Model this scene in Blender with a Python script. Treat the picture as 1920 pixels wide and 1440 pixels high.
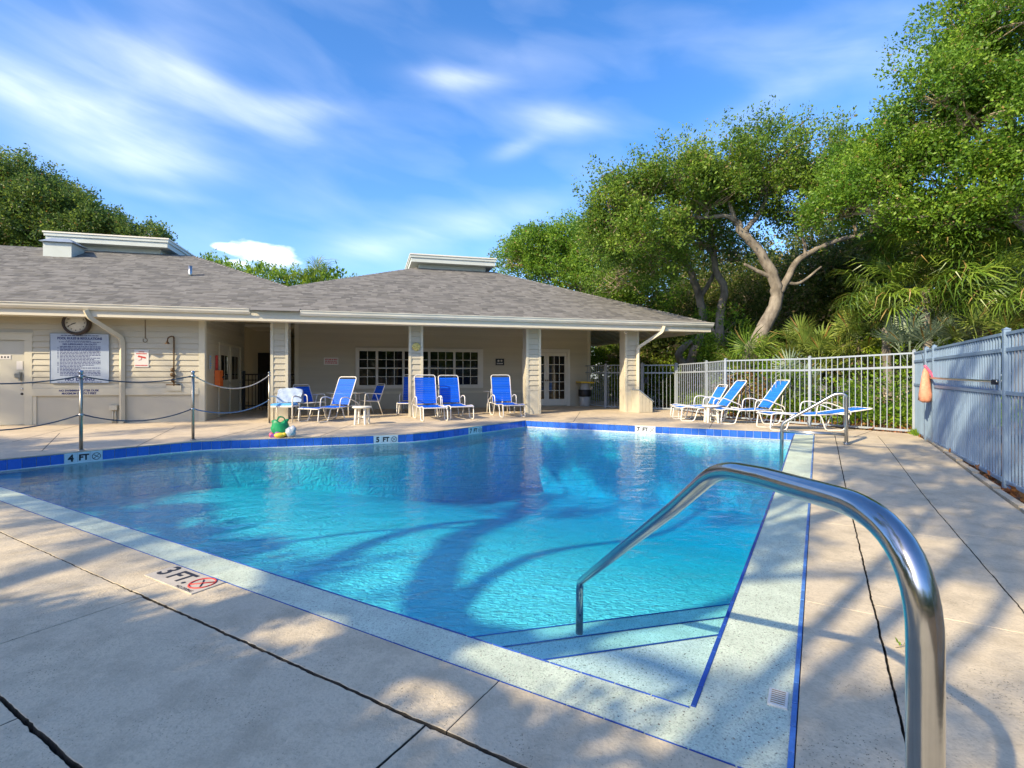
import bpy, bmesh, math, random
import numpy as np
from mathutils import Vector, Matrix, noise as mnoise
R = math.radians
rnd = random.Random(7)
for o in list(bpy.data.objects): bpy.data.objects.remove(o)
sc = bpy.context.scene
col = sc.collection

# ------------------------------------------------------------------ camera, sky, sun, exposure
CAM_H, FPX, HZ = 1.32, 965.0, 701.0
cam = bpy.data.cameras.new('camera'); cam.sensor_width = 36; cam.lens = FPX / 1920 * 36
cam.shift_y = -(720 - HZ) / 1920; cam.clip_start = 0.05; cam.clip_end = 2000
camo = bpy.data.objects.new('camera', cam); col.objects.link(camo)
camo.location = (0, 0, CAM_H); camo.rotation_euler = (R(90), 0, 0); sc.camera = camo
SUN = Vector((-1.14, -1.05, 1.0)).normalized()           # towards the sun
SUN_STRENGTH, SKY_STRENGTH, EXPOSURE = 3.0, 0.15, 1.27
sun = bpy.data.lights.new('sun', 'SUN'); sun.energy = SUN_STRENGTH; sun.angle = R(0.55); sun.color = (1.0, .83, .56)
suno = bpy.data.objects.new('sun', sun); col.objects.link(suno)
suno.rotation_euler = (-SUN).to_track_quat('-Z', 'Y').to_euler()
sc.render.engine = 'CYCLES'
sc.view_settings.view_transform = 'Standard'; sc.view_settings.look = 'None'
sc.view_settings.exposure = EXPOSURE; sc.view_settings.gamma = 1.0; sc.view_settings.use_curve_mapping = False
cy = sc.cycles
cy.use_denoising = True; cy.max_bounces = 10; cy.transparent_max_bounces = 24; cy.diffuse_bounces = 6
cy.glossy_bounces = 4; cy.transmission_bounces = 6; cy.volume_bounces = 0; cy.sample_clamp_indirect = 6
cy.caustics_reflective = False; cy.caustics_refractive = False

def direction_angles(px, py):
    dx = px - 960.0
    return math.atan2(dx, FPX), math.atan2(HZ - py, math.hypot(dx, FPX))

world = bpy.data.worlds.new('World'); sc.world = world; world.use_nodes = True
def build_world():
    nt = world.node_tree; nt.nodes.clear(); N = nt.nodes.new; L = nt.links.new
    out = N('ShaderNodeOutputWorld'); bg = N('ShaderNodeBackground'); L(bg.outputs[0], out.inputs[0])
    sky = N('ShaderNodeTexSky'); sky.sky_type = 'NISHITA'; sky.sun_disc = False
    sky.sun_elevation = math.asin(SUN.z); sky.sun_rotation = math.atan2(SUN.x, SUN.y)
    sky.air_density = 1.0; sky.dust_density = 1.1; sky.ozone_density = 2.2
    hs = N('ShaderNodeHueSaturation'); hs.inputs['Saturation'].default_value = 1.30; hs.inputs['Value'].default_value = 1.0
    L(sky.outputs[0], hs.inputs['Color'])
    gr = N('ShaderNodeMix'); gr.data_type = 'RGBA'; gr.blend_type = 'MULTIPLY'; gr.inputs['Factor'].default_value = 1; L(hs.outputs[0], gr.inputs[6]); gr.inputs[7].default_value = (.75, .75, .85, 1)
    tc = N('ShaderNodeTexCoord'); sep = N('ShaderNodeSeparateXYZ'); L(tc.outputs['Generated'], sep.inputs[0])
    def m(op, a, b=None, c=None):
        n = N('ShaderNodeMath'); n.operation = op
        for i, v in enumerate((a, b, c)):
            if v is None: continue
            if hasattr(v, 'links'): L(v, n.inputs[i])
            else: n.inputs[i].default_value = v
        return n.outputs[0]
    az = m('ARCTAN2', sep.outputs[0], sep.outputs[1]); el = m('ARCSINE', sep.outputs[2])
    cmb = N('ShaderNodeCombineXYZ')
    L(m('MULTIPLY', az, 3.0), cmb.inputs[0]); L(m('MULTIPLY', m('SUBTRACT', el, m('MULTIPLY', az, -0.18)), 9.0), cmb.inputs[1])
    nz = N('ShaderNodeTexNoise'); nz.inputs['Scale'].default_value = 1.6; nz.inputs['Detail'].default_value = 7
    nz.inputs['Roughness'].default_value = .45; nz.inputs['Distortion'].default_value = .35; L(cmb.outputs[0], nz.inputs['Vector'])
    cmb2 = N('ShaderNodeCombineXYZ'); L(m('MULTIPLY', az, 9.0), cmb2.inputs[0]); L(m('MULTIPLY', el, 16.0), cmb2.inputs[1])
    n2 = N('ShaderNodeTexNoise'); n2.inputs['Scale'].default_value = 2.2; n2.inputs['Detail'].default_value = 8
    L(cmb2.outputs[0], n2.inputs['Vector'])
    fine = m('MULTIPLY_ADD', nz.outputs[0], 1.0, .12)
    cmb3 = N('ShaderNodeCombineXYZ'); L(m('MULTIPLY', m('SUBTRACT', az, m('MULTIPLY', el, .9)), 3.5), cmb3.inputs[0]); L(m('MULTIPLY', m('ADD', el, m('MULTIPLY', az, .22)), 26.0), cmb3.inputs[1])
    n3 = N('ShaderNodeTexNoise'); n3.inputs['Scale'].default_value = 1.5; n3.inputs['Detail'].default_value = 8; n3.inputs['Roughness'].default_value = .6; n3.inputs['Distortion'].default_value = .5; L(cmb3.outputs[0], n3.inputs['Vector'])
    fib = m('MULTIPLY_ADD', n3.outputs[0], .9, .48)
    puff = m('MULTIPLY_ADD', n2.outputs[0], 3.4, -1.15)
    # (px, py, half width px, half height px, tilt deg, strength, puffy)
    blobs = [(160, 225, 230, 45, -8, .85, 0), (330, 140, 80, 90, 25, .26, 0), (150, 140, 200, 60, 0, .38, 0),
             (430, 190, 190, 30, -12, .62, 0), (560, 205, 80, 22, 5, .62, 0), (230, 300, 170, 32, 4, .42, 0),
             (855, 148, 80, 16, 0, .60, 0), (1045, 225, 85, 22, -6, .62, 0), (965, 280, 45, 14, 14, .52, 0),
             (880, 420, 170, 26, 10, .42, 0), (690, 468, 90, 22, 6, .34, 0), (310, 365, 90, 10, 0, .22, 0),
             (1580, 100, 260, 40, -14, .22, 0), (1450, 190, 240, 30, 18, .20, 0), (500, 476, 80, 22, -4, .95, 1), (425, 464, 46, 10, -4, .8, 1), (440, 495, 40, 10, 0, .6, 1), (900, 95, 120, 18, -4, .2, 0)]
    tot = None
    for px, py, w, h, tilt, s, pf in blobs:
        a0, e0 = direction_angles(px, py)
        sa, se = w / FPX * math.cos(a0) ** 2, h / FPX * math.cos(a0)
        ct, st = math.cos(R(tilt)), math.sin(R(tilt))
        da = m('SUBTRACT', az, a0); de = m('SUBTRACT', el, e0)
        x = m('MULTIPLY_ADD', da, ct / sa, m('MULTIPLY', de, st / sa))
        y = m('MULTIPLY_ADD', da, -st / se, m('MULTIPLY', de, ct / se))
        r2 = m('ADD', m('MULTIPLY', x, x), m('MULTIPLY', y, y))
        g = m('EXPONENT', m('MULTIPLY', r2, -1.0 if not pf else -1.3))
        if pf: v = m('MULTIPLY', m('MINIMUM', m('MAXIMUM', m('MULTIPLY', m('ADD', m('MULTIPLY', g, 1.6), m('MULTIPLY_ADD', puff, .7, -.90)), 1.3), 0.0), m('MINIMUM', m('MULTIPLY', g, 4.0), 1.0)), s)
        else: v = m('MULTIPLY', g, m('MULTIPLY', m('MAXIMUM', m('MULTIPLY', fine, fib), 0.0), s * .64))
        tot = v if tot is None else m('ADD', tot, v)
    veil = m('MULTIPLY', m('MAXIMUM', m('MULTIPLY_ADD', nz.outputs[0], .8, -.34), 0.0), .30)   # thin cirrus all round the sky
    tot = m('MINIMUM', m('MAXIMUM', m('ADD', tot, veil), 0.0), .92)
    up = m('GREATER_THAN', sep.outputs[2], 0.0)
    mix = N('ShaderNodeMix'); mix.data_type = 'RGBA'; L(m('MULTIPLY', tot, up), mix.inputs['Factor'])
    L(gr.outputs[2], mix.inputs[6]); mix.inputs[7].default_value = (5.6, 5.7, 5.95, 1)
    L(mix.outputs[2], bg.inputs[0]); bg.inputs[1].default_value = SKY_STRENGTH
build_world()

# ------------------------------------------------------------------ frames
C0 = Vector((.718, 2.069)); D1 = Vector((.512, .859)); D2 = Vector((-.859, .512))    # pool frame: a away along the right edge, b left along the near edge
def AB(a, b, z=0.0): p = C0 + D1 * a + D2 * b; return Vector((p.x, p.y, z))
BO = Vector((-2.70, 14.47)); BW = Vector((.9645, .2645)); BN = Vector((-.2645, .9645)); BROT = math.atan2(.2645, .9645)   # building frame
def BL(u, v, z=0.0): p = BO + BW * u + BN * v; return Vector((p.x, p.y, z))
def at(px, py, Y): return Vector(((px - 960) / FPX * Y, Y, CAM_H - (py - HZ) * Y / FPX))
def onz(px, py, z): Y = (CAM_H - z) * FPX / (py - HZ); return at(px, py, Y)

# ------------------------------------------------------------------ materials
def mat(name, color, rough=.6, metal=0.0, spec=.5, var=.0, scale=3.0, bump=0.0, bscale=60.0, color2=None, objrand=0.0, stretch=None, detail=6, coat=0.0):
    m = bpy.data.materials.new(name); m.use_nodes = True; nt = m.node_tree; N = nt.nodes.new; L = nt.links.new
    b = nt.nodes['Principled BSDF']; b.inputs['Roughness'].default_value = rough; b.inputs['Metallic'].default_value = metal
    b.inputs['Specular IOR Level'].default_value = spec; b.inputs['Coat Weight'].default_value = coat
    c = (*color, 1); b.inputs['Base Color'].default_value = c
    if var or bump or color2 or objrand:
        g = N('ShaderNodeNewGeometry'); vec = g.outputs['Position']
        if stretch:
            mp = N('ShaderNodeMapping'); mp.inputs['Scale'].default_value = stretch; L(vec, mp.inputs[0]); vec = mp.outputs[0]
    last = None
    if var or color2:
        n = N('ShaderNodeTexNoise'); n.inputs['Scale'].default_value = scale; n.inputs['Detail'].default_value = detail; n.inputs['Roughness'].default_value = .6
        L(vec, n.inputs['Vector'])
        rp = N('ShaderNodeValToRGB'); e = rp.color_ramp.elements; e[0].position = .3; e[1].position = .72
        c2 = color2 or tuple(min(1, x * (1 + var)) for x in color)
        c1 = color if color2 else tuple(x * (1 - var) for x in color)
        e[0].color = (*c1, 1); e[1].color = (*c2, 1); L(n.outputs[0], rp.inputs[0]); last = rp.outputs[0]
    if objrand:
        oi = N('ShaderNodeObjectInfo'); h = N('ShaderNodeHueSaturation')
        mr = N('ShaderNodeMapRange'); mr.inputs[3].default_value = 1 - objrand; mr.inputs[4].default_value = 1 + objrand
        L(oi.outputs['Random'], mr.inputs[0]); L(mr.outputs[0], h.inputs['Value'])
        if last: L(last, h.inputs['Color'])
        else: h.inputs['Color'].default_value = c
        last = h.outputs[0]
    if last: L(last, b.inputs['Base Color'])
    if bump:
        n = N('ShaderNodeTexNoise'); n.inputs['Scale'].default_value = bscale; n.inputs['Detail'].default_value = 5; L(vec, n.inputs['Vector'])
        bp = N('ShaderNodeBump'); bp.inputs['Strength'].default_value = bump; bp.inputs['Distance'].default_value = .01
        L(n.outputs[0], bp.inputs['Height']); L(bp.outputs[0], b.inputs['Normal'])
    return m

def concrete_mat(name, base, stain, pits=True):
    m = bpy.data.materials.new(name); m.use_nodes = True; nt = m.node_tree; N = nt.nodes.new; L = nt.links.new
    b = nt.nodes['Principled BSDF']; b.inputs['Roughness'].default_value = .82; b.inputs['Specular IOR Level'].default_value = .25
    g = N('ShaderNodeNewGeometry'); P = g.outputs['Position']
    def noise(s, d=6, r=.6):
        n = N('ShaderNodeTexNoise'); n.inputs['Scale'].default_value = s; n.inputs['Detail'].default_value = d; n.inputs['Roughness'].default_value = r
        L(P, n.inputs['Vector']); return n.outputs[0]
    def mix(f, a, bb):
        x = N('ShaderNodeMix'); x.data_type = 'RGBA'
        L(f, x.inputs['Factor'])
        if hasattr(a, 'links'): L(a, x.inputs[6])
        else: x.inputs[6].default_value = (*a, 1)
        x.inputs[7].default_value = (*bb, 1); return x.outputs[2]
    def rng(v, a, c, o0=0., o1=1.):
        r = N('ShaderNodeMapRange'); r.inputs[1].default_value = a; r.inputs[2].default_value = c; r.inputs[3].default_value = o0; r.inputs[4].default_value = o1
        L(v, r.inputs[0]); return r.outputs[0]
    big = noise(.9); mid = noise(4.5, 8, .65); fn = noise(60, 4)
    c = mix(rng(big, .40, .66), base, stain)
    c = mix(rng(mid, .46, .66, 0, .85), c, tuple(x * .70 for x in base))
    c = mix(rng(noise(.55, 3), .52, .68, 0, .5), c, tuple(x * .62 for x in base))
    c = mix(rng(fn, .50, .70, 0, .55), c, tuple(x * .66 for x in base))
    c = mix(rng(noise(22, 6, .7), .50, .66, 0, .5), c, tuple(x * .74 for x in base))
    hgt = fn
    if pits:
        v = N('ShaderNodeTexVoronoi'); v.inputs['Scale'].default_value = 75; L(P, v.inputs['Vector'])
        patch = noise(2.6, 4)
        dot = rng(v.outputs['Distance'], .08, .24, 1, 0)
        mm = N('ShaderNodeMath'); mm.operation = 'MULTIPLY'; L(dot, mm.inputs[0]); L(rng(patch, .45, .62), mm.inputs[1])
        c = mix(mm.outputs[0], c, (.10, .095, .075))
        m2 = N('ShaderNodeMath'); m2.operation = 'SUBTRACT'; L(fn, m2.inputs[0]); L(mm.outputs[0], m2.inputs[1]); hgt = m2.outputs[0]
    L(c, b.inputs['Base Color'])
    bp = N('ShaderNodeBump'); bp.inputs['Strength'].default_value = .7; bp.inputs['Distance'].default_value = .006
    L(hgt, bp.inputs['Height']); L(bp.outputs[0], b.inputs['Normal'])
    return m

def terrazzo_mat(name, base):
    m = bpy.data.materials.new(name); m.use_nodes = True; nt = m.node_tree; N = nt.nodes.new; L = nt.links.new
    b = nt.nodes['Principled BSDF']; b.inputs['Roughness'].default_value = .6
    g = N('ShaderNodeNewGeometry')
    v = N('ShaderNodeTexVoronoi'); v.inputs['Scale'].default_value = 165; L(g.outputs['Position'], v.inputs['Vector'])
    rp = N('ShaderNodeValToRGB'); rp.color_ramp.interpolation = 'CONSTANT'; e = rp.color_ramp.elements
    e[0].position = 0; e[0].color = (.17, .16, .13, 1); e[1].position = .09; e[1].color = (base[0] * .72, base[1] * .74, base[2] * .72, 1)
    for p, c in ((.26, base), (.6, tuple(x * 1.12 for x in base)), (.85, (base[0] * .9, base[1] * 1.0, base[2] * .95)), (.95, (.36, .30, .2))):
        x = e.new(p); x.color = (*c, 1)
    L(v.outputs['Color'], rp.inputs[0])
    n = N('ShaderNodeTexNoise'); n.inputs['Scale'].default_value = 5; n.inputs['Detail'].default_value = 5; L(g.outputs['Position'], n.inputs['Vector'])
    h = N('ShaderNodeHueSaturation'); mr = N('ShaderNodeMapRange'); mr.inputs[1].default_value = .3; mr.inputs[2].default_value = .7; mr.inputs[3].default_value = .84; mr.inputs[4].default_value = 1.08
    L(n.outputs[0], mr.inputs[0]); L(mr.outputs[0], h.inputs['Value']); L(rp.outputs[0], h.inputs['Color']); L(h.outputs[0], b.inputs['Base Color'])
    bp = N('ShaderNodeBump'); bp.inputs['Strength'].default_value = .3; bp.inputs['Distance'].default_value = .003; L(v.outputs['Distance'], bp.inputs['Height']); L(bp.outputs[0], b.inputs['Normal'])
    return m

def leaf_mat(name, c_dark, c_mid, c_light, dry=(.25, .15, .04), dry_amt=.05, trans=.42, rough=.45):
    m = bpy.data.materials.new(name); m.use_nodes = True; nt = m.node_tree; N = nt.nodes.new; L = nt.links.new
    b = nt.nodes['Principled BSDF']; b.inputs['Roughness'].default_value = rough; b.inputs['Specular IOR Level'].default_value = .35
    g = N('ShaderNodeNewGeometry'); rp = N('ShaderNodeValToRGB'); e = rp.color_ramp.elements
    e[0].position = 0; e[0].color = (*c_dark, 1); e[1].position = 1 - dry_amt * .6; e[1].color = (*c_light, 1)
    x = e.new(.5); x.color = (*c_mid, 1); x = e.new(1 - dry_amt * .5); x.color = (*dry, 1)
    L(g.outputs['Random Per Island'], rp.inputs[0])
    n = N('ShaderNodeTexNoise'); n.inputs['Scale'].default_value = .9; n.inputs['Detail'].default_value = 4; L(g.outputs['Position'], n.inputs['Vector'])
    h = N('ShaderNodeHueSaturation'); mr = N('ShaderNodeMapRange'); mr.inputs[1].default_value = .32; mr.inputs[2].default_value = .68; mr.inputs[3].default_value = .70; mr.inputs[4].default_value = 1.30
    L(n.outputs[0], mr.inputs[0]); L(mr.outputs[0], h.inputs['Value'])
    m3 = N('ShaderNodeMapRange'); m3.inputs[1].default_value = .32; m3.inputs[2].default_value = .68; m3.inputs[3].default_value = .515; m3.inputs[4].default_value = .485
    L(n.outputs[0], m3.inputs[0]); L(m3.outputs[0], h.inputs['Hue'])
    L(rp.outputs[0], h.inputs['Color']); L(h.outputs[0], b.inputs['Base Color'])
    t = N('ShaderNodeBsdfTranslucent'); h2 = N('ShaderNodeHueSaturation'); h2.inputs['Value'].default_value = 1.5; h2.inputs['Hue'].default_value = .485
    L(h.outputs[0], h2.inputs['Color']); L(h2.outputs[0], t.inputs[0])
    ms = N('ShaderNodeMixShader'); ms.inputs[0].default_value = trans; L(b.outputs[0], ms.inputs[1]); L(t.outputs[0], ms.inputs[2])
    L(ms.outputs[0], nt.nodes['Material Output'].inputs[0])
    return m

def water_mat():
    m = bpy.data.materials.new('pool_water'); m.use_nodes = True; nt = m.node_tree; nt.nodes.clear(); N = nt.nodes.new; L = nt.links.new
    out = N('ShaderNodeOutputMaterial'); g = N('ShaderNodeNewGeometry')
    def noise(s, st, d):
        mp = N('ShaderNodeMapping'); mp.inputs['Scale'].default_value = st; mp.inputs['Rotation'].default_value = (0, 0, R(-25)); L(g.outputs['Position'], mp.inputs[0])
        n = N('ShaderNodeTexNoise'); n.inputs['Scale'].default_value = s; n.inputs['Detail'].default_value = d; n.inputs['Distortion'].default_value = .6; L(mp.outputs[0], n.inputs['Vector']); return n.outputs[0]
    a = noise(2.6, (1, 1.6, 1), 2); b2 = noise(13, (1, 1.9, 1), 3)
    mm = N('ShaderNodeMath'); mm.operation = 'MULTIPLY_ADD'; L(b2, mm.inputs[0]); mm.inputs[1].default_value = .22; L(a, mm.inputs[2])
    bp = N('ShaderNodeBump'); bp.inputs['Strength'].default_value = .55; bp.inputs['Distance'].default_value = .035; L(mm.outputs[0], bp.inputs['Height'])
    def mth(op, a, b=None):
        n = N('ShaderNodeMath'); n.operation = op
        for i, v in enumerate((a, b)):
            if v is None: continue
            if hasattr(v, 'links'): L(v, n.inputs[i])
            else: n.inputs[i].default_value = v
        return n.outputs[0]
    dt = N('ShaderNodeVectorMath'); dt.operation = 'DOT_PRODUCT'; L(g.outputs['Incoming'], dt.inputs[0]); L(bp.outputs[0], dt.inputs[1])
    sch = mth('MULTIPLY', mth('POWER', mth('SUBTRACT', 1.0, mth('MINIMUM', mth('ABSOLUTE', dt.outputs['Value']), 1.0)), 5.0), .9)      # Schlick reflectance, the same from above and below
    fr = N('ShaderNodeMath'); fr.operation = 'ADD'; L(sch, fr.inputs[0]); fr.inputs[1].default_value = .02
    tr = N('ShaderNodeBsdfTransparent'); gl = N('ShaderNodeBsdfGlossy'); gl.inputs['Roughness'].default_value = .02; L(bp.outputs[0], gl.inputs['Normal'])
    ms = N('ShaderNodeMixShader'); L(fr.outputs[0], ms.inputs[0]); L(tr.outputs[0], ms.inputs[1]); L(gl.outputs[0], ms.inputs[2]); L(ms.outputs[0], out.inputs[0])
    va = N('ShaderNodeVolumeAbsorption'); va.inputs['Color'].default_value = (.0, .89, .985, 1); va.inputs['Density'].default_value = .80; L(va.outputs[0], out.inputs['Volume'])
    return m

def plaster_mat():
    m = bpy.data.materials.new('pool_plaster'); m.use_nodes = True; nt = m.node_tree; N = nt.nodes.new; L = nt.links.new
    b = nt.nodes['Principled BSDF']; b.inputs['Roughness'].default_value = .8; b.inputs['Specular IOR Level'].default_value = .1
    g = N('ShaderNodeNewGeometry')
    n = N('ShaderNodeTexNoise'); n.inputs['Scale'].default_value = 1.3; n.inputs['Detail'].default_value = 6; L(g.outputs['Position'], n.inputs['Vector'])
    rp = N('ShaderNodeValToRGB'); e = rp.color_ramp.elements; e[0].position = .3; e[0].color = (.60, .74, .73, 1); e[1].position = .7; e[1].color = (.72, .83, .82, 1)
    L(n.outputs[0], rp.inputs[0]); L(rp.outputs[0], b.inputs['Base Color'])
    mp = N('ShaderNodeMapping'); mp.inputs['Scale'].default_value = (1, 2.2, 1); mp.inputs['Rotation'].default_value = (0, 0, R(-15)); L(g.outputs['Position'], mp.inputs[0])
    w = N('ShaderNodeTexNoise'); w.inputs['Scale'].default_value = 9; w.inputs['Detail'].default_value = 5; w.inputs['Distortion'].default_value = 1.4; L(mp.outputs[0], w.inputs['Vector'])
    bp = N('ShaderNodeBump'); bp.inputs['Strength'].default_value = 1.0; bp.inputs['Distance'].default_value = .06; L(w.outputs[0], bp.inputs['Height']); L(bp.outputs[0], b.inputs['Normal'])  # wavy relief, shaped to stand in for ripple light on the floor
    return m

def shingle_mat():
    m = bpy.data.materials.new('asphalt_shingle'); m.use_nodes = True; nt = m.node_tree; N = nt.nodes.new; L = nt.links.new
    b = nt.nodes['Principled BSDF']; b.inputs['Roughness'].default_value = .9; b.inputs['Specular IOR Level'].default_value = .2
    g = N('ShaderNodeNewGeometry'); rp = N('ShaderNodeValToRGB'); e = rp.color_ramp.elements
    e[0].position = 0; e[0].color = (.135, .133, .126, 1); e[1].position = 1; e[1].color = (.24, .233, .215, 1)
    x = e.new(.45); x.color = (.185, .18, .166, 1)
    L(g.outputs['Random Per Island'], rp.inputs[0])
    n = N('ShaderNodeTexNoise'); n.inputs['Scale'].default_value = 1.1; n.inputs['Detail'].default_value = 8; n.inputs['Roughness'].default_value = .7; L(g.outputs['Position'], n.inputs['Vector'])
    h = N('ShaderNodeHueSaturation'); mr = N('ShaderNodeMapRange'); mr.inputs[1].default_value = .3; mr.inputs[2].default_value = .7; mr.inputs[3].default_value = .94; mr.inputs[4].default_value = 1.06
    L(n.outputs[0], mr.inputs[0]); L(mr.outputs[0], h.inputs['Value']); L(rp.outputs[0], h.inputs['Color']); L(h.outputs[0], b.inputs['Base Color'])
    return m

M = {}
M['deck'] = concrete_mat('deck_concrete', (.67, .565, .395), (.60, .515, .375))
M['deck_far'] = concrete_mat('deck_concrete_far', (.665, .55, .39), (.595, .50, .37), pits=False)
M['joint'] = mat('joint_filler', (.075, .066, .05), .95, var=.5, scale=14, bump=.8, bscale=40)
M['terrazzo'] = terrazzo_mat('ledge_terrazzo', (.56, .635, .505))
M['plaster'] = plaster_mat(); M['water'] = water_mat()
M['tile'] = mat('blue_tile', (.035, .14, .56), .18, objrand=.16, var=.1, scale=20)
M['trim_tile'] = mat('trim_tile', (.02, .07, .34), .2, objrand=.2, var=.12, scale=25)
M['white_tile'] = mat('white_tile', (.72, .74, .74), .2, var=.05, scale=14)
M['grout'] = mat('tile_grout', (.62, .66, .68), .8, var=.12, scale=12)
M['black'] = mat('black_print', (.015, .015, .02), .5); M['red'] = mat('red_print', (.55, .05, .04), .5)
M['navy'] = mat('navy_print', (.02, .03, .14), .5)
M['siding'] = mat('cream_siding', (.51, .47, .36), .55, var=.05, scale=2.5, objrand=.035, bump=.1, bscale=30, stretch=(.25, .25, 3))
M['trim'] = mat('cream_trim', (.60, .56, .43), .5, var=.05, scale=3, bump=.06, bscale=25)
M['panel'] = mat('wall_panel', (.50, .47, .375), .6, var=.05, scale=1.2)
M['fascia'] = mat('fascia_paint', (.66, .61, .485), .45, var=.06, scale=2.2, stretch=(.3, .3, 2))
M['gutter'] = mat('gutter_paint', (.80, .76, .64), .4, var=.14, scale=3.0, stretch=(.5, .5, 2))
M['soffit'] = mat('soffit_paint', (.62, .59, .50), .7, var=.05, scale=2)
M['cupola'] = mat('cupola_paint', (.55, .60, .56), .5, var=.06, scale=2)
M['shingle'] = shingle_mat()
M['door'] = mat('door_paint', (.53, .51, .42), .45, var=.03, scale=1.5)
M['white_frame'] = mat('white_frame_paint', (.66, .64, .57), .45, var=.04, scale=4)
M['glass'] = mat('window_glass', (.008, .009, .012), .04, spec=.6)
M['dark'] = mat('dark_interior', (.02, .02, .022), .9)
M['chrome'] = mat('polished_steel', (.41, .43, .45), .16, metal=1.0, var=.06, scale=30, bump=.05, bscale=18)
M['steel'] = mat('brushed_steel', (.50, .50, .48), .28, metal=1.0, var=.12, scale=12)
M['post_steel'] = mat('stanchion_steel', (.42, .38, .30), .35, metal=1.0, var=.2, scale=8)
M['brass'] = mat('brass_pipe', (.14, .085, .04), .5, metal=.5, var=.3, scale=18)
M['frame'] = mat('white_tube', (.78, .76, .70), .35, var=.05, scale=6)
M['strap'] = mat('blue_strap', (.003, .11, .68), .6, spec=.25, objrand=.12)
M['strap_lit'] = mat('sunlit_blue_strap', (.02, .20, .72), .55, spec=.3, objrand=.12)  # lighter copy of the strap blue, sunlight put into the colour
M['plastic'] = mat('white_plastic', (.74, .72, .64), .5, var=.04, scale=5)
M['fence'] = mat('fence_paint', (.31, .355, .40), .4, var=.05, scale=3, objrand=.03)
M['fence_blue'] = mat('blue_grey_paint', (.20, .29, .40), .42, var=.06, scale=3, objrand=.05)
M['iron'] = mat('black_iron', (.012, .012, .014), .5)
M['rope_white'] = mat('pale_rope', (.60, .58, .52), .9, bump=.6, bscale=160)
M['rope_dark'] = mat('dark_rope', (.075, .10, .13), .9, bump=.6, bscale=160)
M['rope_blue'] = mat('blue_rope', (.10, .22, .42), .9, bump=.6, bscale=160)
M['bark'] = mat('oak_bark', (.10, .085, .068), .9, color2=(.33, .295, .245), scale=5, bump=1.0, bscale=16, stretch=(1, 1, .45))
M['twig'] = mat('twig_bark', (.26, .20, .13), .9, color2=(.48, .40, .29), scale=6)
M['earth'] = mat('earth', (.10, .075, .045), .95, color2=(.20, .14, .08), scale=1.4, bump=.9, bscale=30)
M['litter'] = leaf_mat('dry_leaves', (.16, .07, .025), (.30, .13, .04), (.42, .22, .08), trans=.15)
M['oak'] = leaf_mat('oak_leaves', (.055, .11, .014), (.120, .220, .024), (.225, .345, .038), dry=(.27, .21, .08), dry_amt=.08)
M['oak_bright'] = leaf_mat('bright_oak_leaves', (.065, .14, .014), (.125, .26, .024), (.235, .375, .038), dry=(.30, .22, .07), dry_amt=.05)
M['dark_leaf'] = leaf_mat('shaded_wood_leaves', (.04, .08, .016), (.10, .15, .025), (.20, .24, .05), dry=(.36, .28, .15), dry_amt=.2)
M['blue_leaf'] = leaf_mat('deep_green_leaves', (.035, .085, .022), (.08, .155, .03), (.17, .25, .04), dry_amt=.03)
M['shrub'] = leaf_mat('bright_shrub_leaves', (.06, .14, .012), (.15, .28, .02), (.28, .42, .035), dry_amt=.02)
M['yellow_shrub'] = leaf_mat('yellow_green_leaves', (.10, .18, .012), (.20, .30, .02), (.36, .43, .04), dry_amt=.02)
M['rust'] = leaf_mat('rusty_leaves', (.16, .06, .02), (.30, .13, .05), (.30, .24, .06), trans=.2)
M['palm'] = leaf_mat('palm_fronds', (.06, .125, .016), (.13, .22, .026), (.25, .33, .05), dry=(.34, .24, .08), dry_amt=.08, trans=.25, rough=.35)
M['silver'] = leaf_mat('silver_palmetto', (.12, .18, .125), (.20, .27, .18), (.32, .38, .25), dry_amt=.03, trans=.2, rough=.4)
M['lime_palm'] = leaf_mat('yellow_green_palmetto', (.10, .16, .025), (.19, .26, .045), (.33, .37, .09), dry_amt=.05, trans=.25, rough=.4)
M['orange'] = mat('orange_plastic', (.75, .16, .03), .45); M['yellow'] = mat('yellow_plastic', (.75, .52, .04), .4)
M['green'] = mat('green_fabric', (.01, .30, .11), .45, var=.25, scale=14); M['purple'] = mat('purple_plastic', (.20, .07, .30), .4)
M['pink'] = mat('pink_plastic', (.75, .12, .22), .4); M['bagwhite'] = mat('white_plastic_bag', (.42, .47, .54), .35, var=.1, scale=30)
M['float'] = mat('blue_foam', (.10, .40, .80), .5); M['grey'] = mat('grey_plastic', (.42, .43, .43), .5, var=.06, scale=6)
M['signblue'] = mat('pale_blue_sign', (.40, .47, .56), .45, var=.03, scale=4); M['signwhite'] = mat('white_sign', (.72, .69, .64), .45)
M['brown'] = mat('brown_plastic', (.045, .03, .02), .4); M['clockface'] = mat('clock_face', (.68, .67, .60), .4, var=.08, scale=22)
M['slate'] = mat('blue_grey_lid', (.24, .29, .35), .5, var=.08, scale=5)
M['peach'] = mat('peach_mesh_fabric', (.72, .32, .19), .6, var=.2, scale=24, bump=.4, bscale=120)
M['gold'] = mat('yellow_medallion', (.62, .52, .16), .5, var=.35, scale=40)
M['screen'] = mat('white_towel', (.36, .45, .60), .8, var=.14, scale=9, bump=.5, bscale=22)
M['step'] = terrazzo_mat('step_plaster', (.70, .70, .64))
M['slot'] = mat('drain_slot', (.34, .27, .17), .7)
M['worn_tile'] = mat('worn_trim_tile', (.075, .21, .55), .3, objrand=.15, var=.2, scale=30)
M['marker'] = mat('worn_marker_tile', (.50, .45, .37), .6, var=.12, scale=14)
M['blade'] = mat('grass_blade', (.14, .22, .03), .6)

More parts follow.
